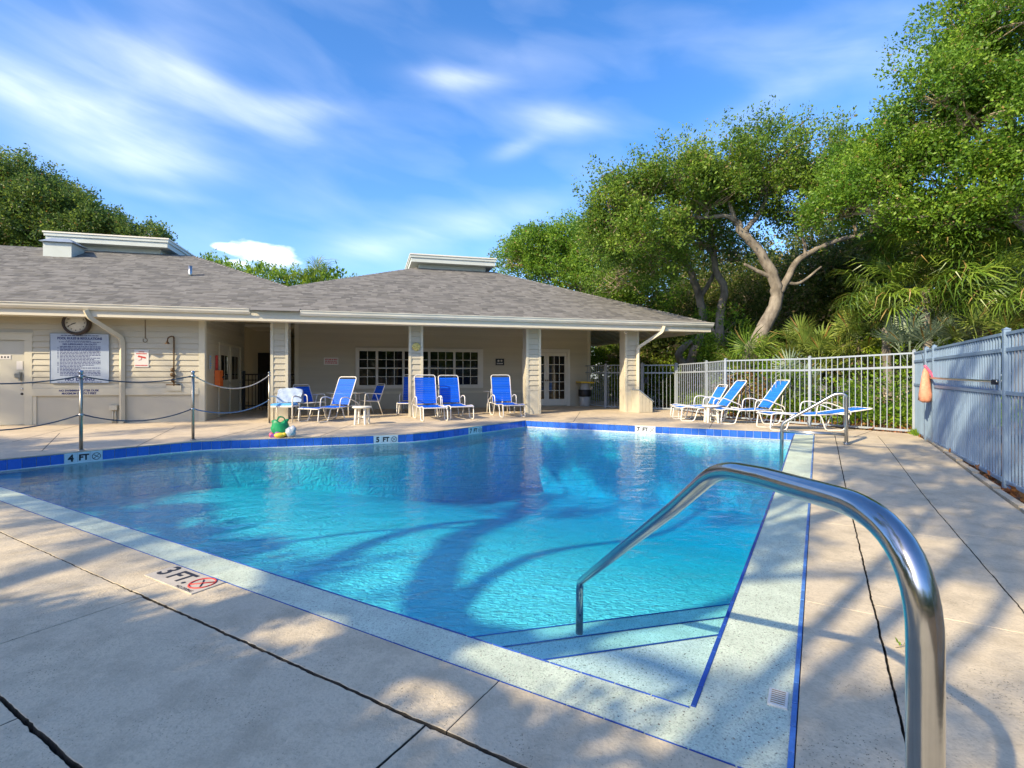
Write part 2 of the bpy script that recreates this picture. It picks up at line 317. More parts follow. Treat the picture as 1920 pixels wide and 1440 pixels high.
# ------------------------------------------------------------------ mesh helpers
def tag(o, label=None, cat=None, group=None, kind=None):
    if label: o['label'] = label
    if cat: o['category'] = cat
    if group: o['group'] = group
    if kind: o['kind'] = kind
    return o
def link(name, data, parent=None, loc=(0, 0, 0), rot=(0, 0, 0), scale=(1, 1, 1)):
    o = bpy.data.objects.new(name, data); col.objects.link(o); o.location = loc; o.rotation_euler = rot; o.scale = scale
    if parent: o.parent = parent
    return o
def empty(name, loc=(0, 0, 0), rz=0.0, parent=None):
    return link(name, None, parent, loc, (0, 0, rz))
class MB:
    def __init__(s): s.v = []; s.f = []; s.sm = []
    def add(s, vs, fs, smooth=False):
        k = len(s.v); s.v += [tuple(x) for x in vs]; s.f += [tuple(i + k for i in f) for f in fs]; s.sm += [smooth] * len(fs); return s
    def box(s, x0, x1, y0, y1, z0, z1):
        return s.add([(x0, y0, z0), (x1, y0, z0), (x1, y1, z0), (x0, y1, z0), (x0, y0, z1), (x1, y0, z1), (x1, y1, z1), (x0, y1, z1)],
                     [(0, 3, 2, 1), (4, 5, 6, 7), (0, 1, 5, 4), (1, 2, 6, 5), (2, 3, 7, 6), (3, 0, 4, 7)])
    def bbox(s, x0, x1, y0, y1, z0, z1, r=.004):            # box with softened top edges
        s.add([(x0, y0, z0), (x1, y0, z0), (x1, y1, z0), (x0, y1, z0), (x0, y0, z1 - r), (x1, y0, z1 - r), (x1, y1, z1 - r), (x0, y1, z1 - r),
               (x0 + r, y0 + r, z1), (x1 - r, y0 + r, z1), (x1 - r, y1 - r, z1), (x0 + r, y1 - r, z1)],
              [(0, 3, 2, 1), (0, 1, 5, 4), (1, 2, 6, 5), (2, 3, 7, 6), (3, 0, 4, 7), (4, 5, 9, 8), (5, 6, 10, 9), (6, 7, 11, 10), (7, 4, 8, 11), (8, 9, 10, 11)]); return s
    def quad(s, a, b, c, d): return s.add([a, b, c, d], [(0, 1, 2, 3)])
    def prism(s, pts, z0, z1):
        n = len(pts); vs = [(p[0], p[1], z0) for p in pts] + [(p[0], p[1], z1) for p in pts]
        return s.add(vs, [tuple(range(n - 1, -1, -1)), tuple(range(n, 2 * n))] + [(i, (i + 1) % n, n + (i + 1) % n, n + i) for i in range(n)])
    def tube(s, pts, r, n=8, caps=True, smooth=True):
        pts = [Vector(p) for p in pts]; m = len(pts); rs = r if isinstance(r, (list, tuple)) else [r] * m
        t0 = (pts[1] - pts[0]).normalized(); up = Vector((0, 0, 1)) if abs(t0.z) < .9 else Vector((1, 0, 0))
        nrm = t0.cross(up).normalized(); vs = []
        for i, p in enumerate(pts):
            t = (pts[min(i + 1, m - 1)] - pts[max(i - 1, 0)]).normalized()
            nrm = (nrm - t * nrm.dot(t)).normalized(); bn = t.cross(nrm)
            for k in range(n):
                a = 2 * math.pi * k / n; vs.append(p + (nrm * math.cos(a) + bn * math.sin(a)) * rs[i])
        fs = [(i * n + k, i * n + (k + 1) % n, (i + 1) * n + (k + 1) % n, (i + 1) * n + k) for i in range(m - 1) for k in range(n)]
        if caps: fs += [tuple(range(n - 1, -1, -1)), tuple(range((m - 1) * n, m * n))]
        return s.add(vs, fs, smooth)
    def lathe(s, prof, c=(0, 0, 0), n=20, smooth=True):
        vs = []; m = len(prof)
        for r, z in prof:
            for k in range(n):
                a = 2 * math.pi * k / n; vs.append((c[0] + r * math.cos(a), c[1] + r * math.sin(a), c[2] + z))
        fs = [(i * n + k, i * n + (k + 1) % n, (i + 1) * n + (k + 1) % n, (i + 1) * n + k) for i in range(m - 1) for k in range(n)]
        fs += [tuple(range(n - 1, -1, -1)), tuple(range((m - 1) * n, m * n))]
        return s.add(vs, fs, smooth)
    def ball(s, c, r, n=10, m=7, j=0.0):
        sx, sy, sz = r if isinstance(r, (tuple, list)) else (r, r, r); vs = []
        for i in range(m + 1):
            th = math.pi * i / m
            for k in range(n):
                a = 2 * math.pi * k / n; d = 1 + j * rnd.uniform(-1, 1)
                vs.append((c[0] + sx * d * math.sin(th) * math.cos(a), c[1] + sy * d * math.sin(th) * math.sin(a), c[2] + sz * d * math.cos(th)))
        return s.add(vs, [(i * n + k, (i + 1) * n + k, (i + 1) * n + (k + 1) % n, i * n + (k + 1) % n) for i in range(m) for k in range(n)], True)
    def mesh(s, name, m):
        me = bpy.data.meshes.new(name); me.from_pydata(s.v, [], s.f); me.polygons.foreach_set('use_smooth', s.sm)
        if m: me.materials.append(m)
        me.update(); return me
    def build(s, name, m, parent=None, **k): return link(name, s.mesh(name, m), parent, **k)
def bend(pts, r=.05, n=5):                                   # polyline with rounded corners
    pts = [Vector(p) for p in pts]; out = [pts[0]]
    for i in range(1, len(pts) - 1):
        p = pts[i]; a = pts[i - 1] - p; b = pts[i + 1] - p; d = min(r, a.length * .48, b.length * .48)
        A = p + a.normalized() * d; B = p + b.normalized() * d
        for k in range(n + 1): t = k / n; out.append(A * (1 - t) ** 2 + p * 2 * t * (1 - t) + B * t * t)
    return out + [pts[-1]]
def spline(pts, n=6):                                        # Catmull-Rom
    P = [Vector(p) for p in pts]; P = [P[0] * 2 - P[1]] + P + [P[-1] * 2 - P[-2]]; out = []
    for i in range(1, len(P) - 2):
        for k in range(n):
            t = k / n; a, b, c, d = P[i - 1:i + 3]
            out.append(.5 * ((2 * b) + (c - a) * t + (2 * a - 5 * b + 4 * c - d) * t * t + (3 * b - a - 3 * c + d) * t ** 3))
    return out + [P[-2]]
def text(name, s, size, m, parent, loc, rot, align='CENTER', bold=.0, ext=.0008, sx=1.0):
    cu = bpy.data.curves.new(name, 'FONT'); cu.body = s; cu.size = size; cu.align_x = align; cu.align_y = 'CENTER'; cu.extrude = ext; cu.offset = bold; cu.resolution_u = 3
    cu.materials.append(m); tmp = bpy.data.objects.new('tmp', cu); me = bpy.data.meshes.new_from_object(tmp); bpy.data.objects.remove(tmp); me.name = name
    if not me.materials: me.materials.append(m)
    o = link(name, me, parent, loc, rot); o.scale = (sx, 1, 1); return o
def basis_rot(xd, nd):                                       # rotation whose local x is xd and local z is nd
    x = Vector(xd).normalized(); z = Vector(nd).normalized(); y = z.cross(x)
    return Matrix((x, y, z)).transposed().to_euler()
def copy_tree(o, parent=None):
    c = o.copy(); col.objects.link(c); c.parent = parent
    for ch in list(o.children): copy_tree(ch, c)
    return c

# ------------------------------------------------------------------ ground
def ground():
    mb = MB(); S = 140
    a0, a1, b0, b1 = -.5, 10.0, -.6, 9.4
    def q(a, b, c, d): mb.quad(AB(a, b, -.09), AB(c, b, -.09), AB(c, d, -.09), AB(a, d, -.09))
    q(-S, -S, a0, S); q(a1, -S, S, S); q(a0, -S, a1, b0); q(a0, b1, a1, S)
    tag(mb.build('ground', M['earth']), kind='structure')
ground()
FC = Vector((8.10, 10.36)); FR = Vector((.475, .880)).normalized()     # corner of the fences and the direction of the right-hand one

# ------------------------------------------------------------------ pool
EDGE = [(-.02, 9.47), (.6, 9.44), (1.25, 9.38), (1.9, 9.3), (2.5, 9.2), (2.9, 9.08), (3.3, 8.78), (3.75, 8.36), (4.3, 7.82), (4.9, 7.25), (5.4, 6.83), (5.75, 6.6), (6.1, 6.48), (9.5, 6.1)]
FARW = [(9.5, 6.1), (9.98, -.36)]
WATER_Z, DECK_Z = -.06, .12
def ramp(a): t = max(0.0, min(1.0, (a - 4.0) / 5.6)); return t * t * (3 - 2 * t)
def pool():
    pool_o = empty('pool'); tag(pool_o, kind='structure')
    # shell
    inner = [(0, 0)] + [(0, 9.47)] + EDGE[1:] + [FARW[1]]
    inner[-1] = (9.95, 0)
    mb = MB(); n = len(inner)
    for i in range(n):
        p, q = inner[i], inner[(i + 1) % n]
        mb.quad(AB(*p, -.02), AB(*q, -.02), AB(*q, -2.6), AB(*p, -2.6))
    na, nb = 26, 24; vs = []; fs = []
    for i in range(na + 1):
        for k in range(nb + 1):
            a = -.1 + 10.4 * i / na; b = -.1 + 9.8 * k / nb
            t = max(0, min(1, (a - 1.6) / 7.0)); t2 = max(0, min(1, (8.6 - b) / 2.5))
            z = -.70 - .98 * (t * t * (3 - 2 * t)) * (.35 + .65 * t2)
            vs.append(AB(a, b, z))
    for i in range(na):
        for k in range(nb): j = i * (nb + 1) + k; fs.append((j, j + 1, j + nb + 2, j + nb + 1))
    mb.add(vs, fs, True); mb.build('basin', M['plaster'], pool_o)
    # steps cutting the near right corner
    for L, z in ((1.08, -.18), (1.72, -.33), (2.36, -.48)):
        st = MB().prism([AB(-.02, -.02)[:2], AB(L, -.02)[:2], AB(-.02, L)[:2]], -1.4, z).build('step', M['step'], pool_o)
        p, q = AB(L - .02, 0), AB(0, L - .02); d = (q - p).normalized(); nn = Vector((-d.y, d.x, 0)) * -.014
        if nn.dot(AB(0, 0) - p) < 0: nn = -nn
        MB().quad(p + Vector((0, 0, z + .004)), p + nn + Vector((0, 0, z + .004)), q + nn + Vector((0, 0, z + .004)), q + Vector((0, 0, z + .004))).build('step_nosing', M['trim_tile'], st)
    # ledge: near strip and right strip, with their trim tiles
    lm = MB()
    ring = [(a / 4 * .5) for a in range(0, 81)]
    def lz(a): return -.010 + .095 * ramp(a)
    lm.add([AB(-.26, -.36, -.01), AB(-.26, 9.5, -.01), AB(0, 9.5, -.018), AB(0, 0, -.018), AB(-.26, -.36, -.3), AB(-.26, 9.5, -.3), AB(0, 9.5, -.3), AB(0, 0, -.3)], [(0, 1, 2, 3), (3, 2, 6, 7)])
    A = [-.26 + (9.98 + .26) * i / 24 for i in range(25)]
    for i in range(24):
        a, c = A[i], A[i + 1]
        lm.quad(AB(a, -.36, lz(a)), AB(max(a, 0) if i == 0 else a, 0, lz(a) - .008), AB(c, 0, lz(c) - .008), AB(c, -.36, lz(c)))
        if a > -.2 or True: lm.quad(AB(max(a, 0), 0, lz(a) - .008), AB(max(a, 0), 0, -.3), AB(c, 0, -.3), AB(c, 0, lz(c) - .008))
    led = lm.build('ledge', M['terrazzo'], pool_o)
    tms = {w_: MB().bbox(.003, .154, -w_, w_, -.05, .006, .002).mesh('trim_tile', M['trim_tile']) for w_ in (.010, .0028)}
    ang1 = math.atan2(D1.y, D1.x); ang2 = math.atan2(D2.y, D2.x)
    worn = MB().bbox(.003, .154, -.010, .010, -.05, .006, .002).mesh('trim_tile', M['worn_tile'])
    def trims(start, length, axis, other, zf, off):
        k = 0; s = start
        while s < start + length and k < 64:
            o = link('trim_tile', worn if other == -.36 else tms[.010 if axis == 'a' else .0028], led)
            if axis == 'a': o.location = AB(s, other, zf(s) + off + rnd.uniform(-.0008, .0008)); o.rotation_euler = (0, 0, ang1 + rnd.uniform(-.004, .004))
            else: o.location = AB(other, s, zf(s) + off + rnd.uniform(-.0008, .0008)); o.rotation_euler = (0, 0, ang2 + rnd.uniform(-.004, .004))
            s += .157; k += 1
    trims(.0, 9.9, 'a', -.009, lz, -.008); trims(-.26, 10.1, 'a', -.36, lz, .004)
    trims(-.0, 9.4, 'b', -.009, lambda s: -.01, -.008); trims(-.36, 9.6, 'b', -.262, lambda s: -.01, .000)
    # far and left risers: tiles set in grout under a thin lip of deck
    line = EDGE + [FARW[1]]
    wall = MB()
    for i in range(len(line) - 1):
        p, q = line[i], line[i + 1]
        wall.quad(AB(*p, DECK_Z - .012), AB(*p, -.3), AB(*q, -.3), AB(*q, DECK_Z - .012))
    wl = wall.build('pool_wall', M['grout'], pool_o)
    cm = MB()                                                # white bead at the waterline
    for seg in (EDGE, FARW):
        pts = []
        for i, p in enumerate(seg):
            P = AB(*p, WATER_Z + .008); pts.append(P)
        cm.tube(pts, .017, 6)
    cm.build('waterline_bead', M['white_tile'], wl)
    tl = MB().box(-.0745, .0745, -.012, .008, -.073, .073).mesh('tile', M['tile'])
    wt = MB().box(-.0762, .0762, -.0135, .008, -.086, .080).mesh('marker_tile', M['white_tile'])
    tl.materials[0] = M['tile']
    marks = {}
    def seg_pts(poly):
        ds = [0.0]
        for i in range(len(poly) - 1): ds.append(ds[-1] + math.hypot(poly[i + 1][0] - poly[i][0], poly[i + 1][1] - poly[i][1]))
        return ds
    def at_s(poly, ds, s):
        for i in range(len(poly) - 1):
            if s <= ds[i + 1] or i == len(poly) - 2:
                t = (s - ds[i]) / (ds[i + 1] - ds[i]); p, q = poly[i], poly[i + 1]
                return (p[0] + (q[0] - p[0]) * t, p[1] + (q[1] - p[1]) * t), Vector((q[0] - p[0], q[1] - p[1])).normalized()
    def run(poly, markers):
        ds = seg_pts(poly); pitch = .157; n = int(ds[-1] / pitch); base = (ds[-1] - n * pitch) / 2
        used = set()
        for word, ref in markers:
            best = min(range(1, n - 1), key=lambda k: (AB(*at_s(poly, ds, base + (k + .5) * pitch)[0]).xy - ref).length)
            holder = None
            for j, ch in zip((-1, 0, 1), (word[0], 'FT', None)):
                used.add(best + j); p, t = at_s(poly, ds, base + (best + j + .5) * pitch)
                tw = D1 * t.x + D2 * t.y; nr = Vector((tw.y, -tw.x)); P = AB(*p, .028)
                o = link('depth_marker', wt, wl, P, (0, 0, math.atan2(tw.y, tw.x)))
                c = (0, -.0145, -.004)
                if ch: text('lettering', ch, .14 if len(ch) == 1 else .122, M['black'], o, c, (R(90), 0, 0), bold=.006, sx=.95)
                else:
                    g = MB(); pr = [(0.052 * math.cos(k * math.pi / 12), -.0145, .052 * math.sin(k * math.pi / 12) - .004) for k in range(25)]
                    g.tube(pr, .0045, 5); g.tube([(-.036, -.0145, -.04), (.036, -.0145, .032)], .004, 5); g.tube([(-.03, -.0145, .02), (.0, -.0145, -.004), (.03, -.0145, -.024)], .0045, 5)
                    g.build('no_diving_symbol', M['black'], o)
        for k in range(n):
            if k in used: continue
            p, t = at_s(poly, ds, base + (k + .5) * pitch); tw = D1 * t.x + D2 * t.y
            link('tile', tl, wl, AB(*p, .028 + rnd.uniform(-.001, .001)), (rnd.uniform(-.01, .01), rnd.uniform(-.006, .006), math.atan2(tw.y, tw.x) + rnd.uniform(-.008, .008)))
    run(EDGE, [('4', onz(156, 849, .12).xy), ('5', onz(732, 816, .12).xy), ('7', onz(892, 800, .12).xy)])
    run(FARW, [('7', onz(1211, 799, .12).xy)])
    # drain grate on the ledge
    g = MB().bbox(-.06, .06, -.036, .036, -.006, .004, .002)
    go = g.build('drain_grate', M['plastic'], led, loc=AB(.22, -.30, -.006), rot=(0, 0, ang1))
    for k in range(7): MB().box(-.045 + k * .015 - .003, -.045 + k * .015 + .003, -.026, .026, .004, .0052).build('slot', M['slot'], go)
    # 3 ft marker set flush in the near coping
    mk = MB().bbox(-.285, .285, -.10, .10, -.004, .004, .001).build('depth_marker', M['marker'], pool_o, loc=AB(-.385, 3.06, .003), rot=(0, 0, math.atan2(-D2.y, -D2.x)))
    text('lettering', '3', .19, M['black'], mk, (-.215, .012, .0045), (0, 0, 0), bold=.004); text('lettering', 'FT.', .17, M['black'], mk, (-.02, .004, .0045), (0, 0, 0), bold=.004)
    text('lettering', 'NO DIVING', .034, M['black'], mk, (.17, -.085, .0045), (0, 0, 0))
    g = MB(); pr = [(.185 + .075 * math.cos(k * math.pi / 14), .018 + .075 * math.sin(k * math.pi / 14), .0045) for k in range(29)]
    g.tube(pr, .006, 5); g.tube([(.135, -.035, .0045), (.235, .07, .0045)], .006, 5); g.build('no_diving_symbol', M['red'], mk)
    g = MB(); g.tube([(.14, .05, .0042), (.185, .018, .0042), (.225, -.02, .0042)], .005, 5); g.build('diver_symbol', M['black'], mk)
    # water
    wp = [(-.04, -.04), (-.04, 9.5)] + [(a, b + .012) for a, b in EDGE[1:-1]] + [(9.52, 6.12), (9.99, -.04)]
    w = MB(); P = [AB(*p)[:2] for p in wp]; w.prism(P[::-1], -2.9, WATER_Z)
    tag(w.build('water', M['water']), kind='structure')
pool()

# ------------------------------------------------------------------ deck
def slab_outline(a0, a1, b0, b1, rough):
    """rough = roughness of the four sides in metres: a0, a1, b0, b1"""
    pts = []; step = .022
    def side(p, q, r, nx):
        n = max(2, int(math.hypot(q[0] - p[0], q[1] - p[1]) / step)) if r > .0011 else 2; n = min(n, 260)
        for i in range(n):
            t = i / n; x = p[0] + (q[0] - p[0]) * t; y = p[1] + (q[1] - p[1]) * t
            d = r * (mnoise.noise(Vector((x * 5, y * 5, 3.1))) * .8 + mnoise.noise(Vector((x * 22, y * 22, 7.7))) * .55 + mnoise.noise(Vector((x * 60, y * 60, 1.7))) * .5) if 0 < i else 0
            pts.append((x + nx[0] * d, y + nx[1] * d))
    side((a0, b0), (a1, b0), rough[2], (0, 1)); side((a1, b0), (a1, b1), rough[1], (1, 0))
    side((a1, b1), (a0, b1), rough[3], (0, 1)); side((a0, b1), (a0, b0), rough[0], (1, 0))
    return pts
def deck():
    root = empty('pool_deck'); tag(root, kind='structure')
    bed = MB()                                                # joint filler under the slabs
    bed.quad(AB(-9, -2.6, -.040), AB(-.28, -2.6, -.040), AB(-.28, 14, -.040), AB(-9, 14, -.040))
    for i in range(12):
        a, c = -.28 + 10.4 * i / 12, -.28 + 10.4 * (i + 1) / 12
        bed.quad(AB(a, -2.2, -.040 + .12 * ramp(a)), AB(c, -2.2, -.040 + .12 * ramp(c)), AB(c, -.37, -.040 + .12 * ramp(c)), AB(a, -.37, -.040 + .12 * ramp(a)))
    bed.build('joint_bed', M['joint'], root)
    def slab(a0, a1, b0, b1, rough=(.001,) * 4, gap=(.003,) * 4, dz=0.0):
        pts = slab_outline(a0 + gap[0], a1 - gap[1], b0 + gap[2], b1 - gap[3], rough)
        mb = MB(); n = len(pts); cx = (a0 + a1) / 2; cb = (b0 + b1) / 2; r = .0022
        def zz(a, b): return dz + (.12 * ramp(a) if b < -.3 and a > -.3 else 0)
        top = []; mid = []; low = []
        for a, b in pts:
            sa = r if a < cx else -r; sb = r if b < cb else -r
            top.append(AB(a + sa, b + sb, zz(a, b))); mid.append(AB(a, b, zz(a, b) - r)); low.append(AB(a, b, zz(a, b) - .1))
        vs = top + mid + low
        fs = [tuple(range(n))] + [(i, n + i, n + (i + 1) % n, (i + 1) % n) for i in range(n)] + [(n + i, 2 * n + i, 2 * n + (i + 1) % n, n + (i + 1) % n) for i in range(n)]
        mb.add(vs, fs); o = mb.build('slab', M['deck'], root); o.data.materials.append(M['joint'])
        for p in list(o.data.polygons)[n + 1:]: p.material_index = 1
        return o
    cr, sm = .008, .0022
    # near side: coping band, then wider bands towards and behind the camera
    for b0, b1 in ((-2.2, -.715), (-.715, .74), (.74, 3.16), (3.16, 5.5), (5.5, 7.7), (7.7, 9.46)):
        slab(-.64, -.274, b0, b1, (cr, 0, sm, sm), (.006 if b0 < 3 else .003, .0, .002, .002))
    for b0, b1 in ((-2.2, -.715), (-.715, .83), (.83, 3.0), (3.0, 5.2), (5.2, 7.4), (7.4, 9.6)):
        slab(-1.41, -.64, b0, b1, (cr, cr, sm, sm), (.009, .009 if b0 < 3 else .004, .004, .004), dz=rnd.uniform(-.003, .0))
    for b0, b1 in ((-2.2, .2), (.2, 2.2), (2.2, 4.4), (4.4, 6.8), (6.8, 9.6)):
        slab(-2.9, -1.41, b0, b1, (sm, cr, sm, sm), (.004, .009, .004, .004), dz=rnd.uniform(-.003, 0))
    for b0, b1 in ((-2.2, 1.6), (1.6, 5.4), (5.4, 9.6)):
        slab(-5.4, -2.9, b0, b1); slab(-8.9, -5.4, b0, b1)
    # right side: three bands running away from the camera
    for a0, a1 in ((-.64 + .366, 1.30), (1.30, 3.2), (3.2, 4.85), (4.85, 6.4), (6.4, 8.2), (8.2, 10.1)):
        slab(a0, a1, -.712, -.374, (sm, sm, cr * .7, 0), (.002, .002, .006, 0))
    for a0, a1 in ((-.274, 1.44), (1.44, 3.2), (3.2, 5.0), (5.0, 6.6), (6.6, 8.3), (8.3, 10.1)):
        slab(a0, a1, -1.42, -.712, (sm, sm, cr * .6, cr * .7), (.002, .002, .004, .004))
    for a0, a1 in ((-.274, 1.62), (1.62, 3.4), (3.4, 5.3), (5.3, 7.0), (7.0, 8.6), (8.6, 10.1)):
        slab(a0, a1, -2.1, -1.42, (sm, sm, 0, cr * .6), (.002, .002, 0, .004))
    kb = MB()                                                 # narrow kerb along the fence
    for i in range(12):
        a, c = -.6 + 10.7 * i / 12, -.6 + 10.7 * (i + 1) / 12
        kb.prism([AB(a, -2.13)[:2], AB(c - .01, -2.13)[:2], AB(c - .01, -2.2)[:2], AB(a, -2.2)[:2]], -.1, .01 + .12 * ramp((a + c) / 2))
    kb.build('kerb', M['deck'], root)
    # far deck
    e = [AB(a - .012 * 0, b, 0) for a, b in EDGE]
    out = [AB(-.02, 9.455), *[AB(a + .004, b - .014) for a, b in EDGE[1:-1]], AB(9.49, 6.085), AB(9.965, -.365), AB(10.105, -.365), AB(10.105, -2.1),
           Vector((8.05, 10.30, 0)), Vector((6.93, 11.9, 0)), Vector((5.75, 13.7, 0)), Vector((5.45, 17.1, 0)), Vector((5.3, 19.8, 0)), BL(8.6, 7.5), BL(8.6, 13.5), BL(-16, 13.5), BL(-16, -5.5), AB(-.02, 15)]
    n = len(out); mb = MB()
    mb.add([(p.x, p.y, DECK_Z) for p in out] + [(p.x, p.y, DECK_Z - .012) for p in out], [tuple(range(n))] + [(i, i + n, (i + 1) % n + n, (i + 1) % n) for i in range(n)])
    fd = mb.build('far_slab', M['deck_far'], root)
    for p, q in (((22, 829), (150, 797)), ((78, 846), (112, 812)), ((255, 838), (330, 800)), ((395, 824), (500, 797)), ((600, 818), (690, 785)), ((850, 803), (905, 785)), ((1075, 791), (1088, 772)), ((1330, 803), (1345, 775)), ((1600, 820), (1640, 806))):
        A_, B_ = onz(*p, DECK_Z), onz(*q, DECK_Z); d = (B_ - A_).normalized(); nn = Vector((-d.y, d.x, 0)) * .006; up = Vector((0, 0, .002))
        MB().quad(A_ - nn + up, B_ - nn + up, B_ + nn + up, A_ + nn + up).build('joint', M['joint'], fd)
deck()

# ------------------------------------------------------------------ pool house
PH = empty('pool_house', (BO.x, BO.y, 0), BROT)
tag(PH, 'long cream clapboard pool house with grey shingle roof and two roof cupolas', 'building')
BOARD = MB().add([(0, 0, 0), (1, 0, 0), (1, -.028, 0), (0, -.028, 0), (0, 0, .15), (1, 0, .15), (1, -.004, .15), (0, -.004, .15)],
                 [(0, 1, 2, 3), (3, 2, 6, 7), (7, 6, 5, 4), (0, 3, 7, 4), (1, 5, 6, 2), (0, 4, 5, 1)]).mesh('siding_board', M['siding'])
def boards(parent, u0, u1, v, z0, z1, ex=.14, holes=(), side=None):
    """lap siding; holes = (u0, u1, z0, z1); side = (u, sign) for a wall running along v"""
    z = z0; k = 0
    while z < z1 - .02:
        segs = [(u0, u1)]
        for h in holes:
            if z + ex > h[2] + .01 and z < h[3] - .03:
                segs = [s for a, b in segs for s in ((a, min(b, h[0])), (max(a, h[1]), b)) if s[1] - s[0] > .03]
        for a, b in segs:
            if side: o = link('siding_board', BOARD, parent, (side[0], a, z), (0, 0, R(90)), (b - a, 1, 1))
            else: o = link('siding_board', BOARD, parent, (a, v, z + rnd.uniform(-.001, .001)), (0, 0, 0), (b - a, 1, 1))
        z += ex; k += 1
def roof_z(v): return 2.92 + .42 * (v + .6)
def house():
    # --- left wall
    wl = MB().box(-16, -9.98, .0, .15, .1, 2.9).box(-9.98, -9.0, .0, .15, 2.2, 2.9).box(-9.0, -5.30, .0, .15, .1, 2.9).box(-9.98, -9.0, .1, .15, .1, 2.2).build('wall', M['panel'], PH)
    boards(wl, -16, -5.42, 0, .97, 2.86, holes=((-10.1, -8.90, 0, 2.27),))
    MB().box(-8.90, -5.42, -.040, -.001, .80, .968).box(-8.9, -8.82, -.018, -.001, .125, .80).box(-16, -10.1, -.040, -.001, .8, .968).build('band_board', M['trim'], wl)
    MB().box(-5.42, -5.285, -.03, .002, .12, 2.88).box(-5.30, -5.268, .002, .1, .12, 2.88).build('corner_board', M['trim'], wl)
    MB().box(-10.1, -9.985, -.025, -.001, .12, 2.268).box(-9.05, -8.90, -.025, -.001, .12, 2.268).box(-9.985, -9.05, -.025, -.001, 2.11, 2.268).box(-10.12, -8.88, -.04, -.001, 2.270, 2.29).build('door_trim', M['trim'], wl)
    d = MB().box(-9.98, -9.055, .02, .07, .13, 2.105).build('door', M['door'], PH)
    MB().box(-9.24, -9.15, -.03, .019, 1.23, 1.33).box(-9.15, -9.12, -.045, .019, 1.16, 1.36).build('lock_box', M['steel'], d)
    for z in (1.08, .96, .85): MB().lathe([(.0, -.03), (.03, -.03), (.03, 0)], n=12).build('knob' if z > .9 else 'latch_hole', M['steel'] if z > .9 else M['black'], d, loc=(-9.12, .019, z), rot=(R(90), 0, 0))
    MB().box(-9.22, -9.10, .012, .019, 1.42, 1.62).build('door_notice', M['signwhite'], d)
    MB().box(-9.56, -9.33, .012, .019, 1.66, 1.76).build('door_plate', M['signwhite'], d)
    for x in (-9.5, -9.44, -9.38): MB().box(x - .015, x + .015, .0105, .0119, 1.69, 1.73).build('plate_print', M['black'], d)
    # --- passage between the two wings
    sw = MB().box(-5.45, -5.30, .15, 1.30, .1, 3.05).box(-5.45, -5.30, 3.70, 4.2, .1, 3.5).box(-5.45, -5.30, 1.30, 3.70, 2.15, 3.5).box(-5.45, -5.38, 1.3, 3.7, .1, 2.15).build('passage_wall', M['panel'], PH)
    boards(sw, .12, 4.2, 0, .97, 3.0, side=(-5.30, 1), holes=((1.25, 3.75, 0, 2.2),))
    for v0, v1 in ((1.34, 2.42), (2.52, 3.66)):
        dd = MB().box(-5.345, -5.305, v0, v1, .13, 2.13).build('passage_door', M['door'], PH)
        for k in range(2):
            MB().box(-5.304, -5.300, v0 + .2 + k * .38, v0 + .5 + k * .38, 1.15, 1.85).build('pane', M['glass'], dd)
        MB().lathe([(0, 0), (.025, .0), (.03, .04), (0, .05)], n=10).build('door_handle', M['steel'], dd, loc=(-5.30, v1 - .08, 1.05), rot=(0, R(90), 0))
    MB().box(-5.305, -5.27, 1.24, 1.335, .12, 2.2).box(-5.305, -5.27, 2.425, 2.515, .12, 2.2).box(-5.305, -5.27, 3.665, 3.75, .12, 2.2).box(-5.305, -5.27, 1.335, 3.665, 2.135, 2.2).build('door_frame', M['trim'], PH)
    MB().box(-8, -5.45, 9.2, 9.35, .1, 3.5).box(-5.45, -4.55, 6.2, 6.35, .1, 3.5).box(-4.75, -4.55, 6.35, 9.2, .1, 3.5).box(-8, -3.6, 9.36, 9.5, .1, 3.5).build('end_wall', M['panel'], PH)
    MB().box(-5.25, -4.80, 6.15, 6.198, .12, 2.1).build('service_door', M['dark'], PH)
    MB().box(-5.29, -3.62, 4.2, 9.2, 2.9, 2.98).build('passage_ceiling', M['soffit'], PH)
    # --- back wall of the porch
    bw = MB().box(-3.60, 6.78, 3.40, 3.55, .1, 3.5).box(-3.60, -3.45, 3.55, 9.2, .1, 3.5).box(6.63, 6.78, 3.55, 12.5, .1, 3.5).build('porch_wall', M['panel'], PH)
    boards(bw, -3.50, 6.68, 3.40, .72, 3.3, holes=((-1.72, 2.65, .80, 2.21), (4.10, 5.97, 0, 2.25)))
    MB().box(-3.62, -3.50, 3.365, 3.40, .12, 3.4).box(6.68, 6.80, 3.365, 3.399, .12, 3.4).box(6.781, 6.81, 3.37, 3.52, .12, 3.4).box(-3.5, 4.1, 3.375, 3.398, .64, .72).build('corner_board', M['trim'], bw)
    # window
    w = MB().box(-1.72, -1.60, 3.355, 3.398, .82, 2.20).box(2.46, 2.65, 3.355, 3.398, .82, 2.20).box(-1.60, 2.46, 3.355, 3.398, 2.095, 2.20).box(-1.60, 2.46, 3.345, 3.398, .82, .935).build('window', M['white_frame'], PH)
    x = -1.60; secs = [2, 3, 3, 3, 3]; pw = (4.06 - 4 * .075) / 14
    for si, nsec in enumerate(secs):
        for k in range(nsec):
            MB().box(x + .004, x + pw - .004, 3.375, 3.392, .939, 2.091).mesh
            for r in range(4):
                z0 = .935 + r * .29
                MB().box(x + .008, x + pw - .008, 3.380, 3.392, z0 + .010, z0 + .280).build('pane', M['glass'], w)
            if k: MB().box(x - .010, x + .010, 3.368, 3.379, .936, 2.094).build('muntin', M['white_frame'], w)
            x += pw
        for r, hh in ((1, .010), (2, .020), (3, .010)):
            MB().box(x - nsec * pw + .001, x - .001, 3.370, 3.381, .935 + r * .29 - hh, .935 + r * .29 + hh).build('muntin', M['white_frame'], w)
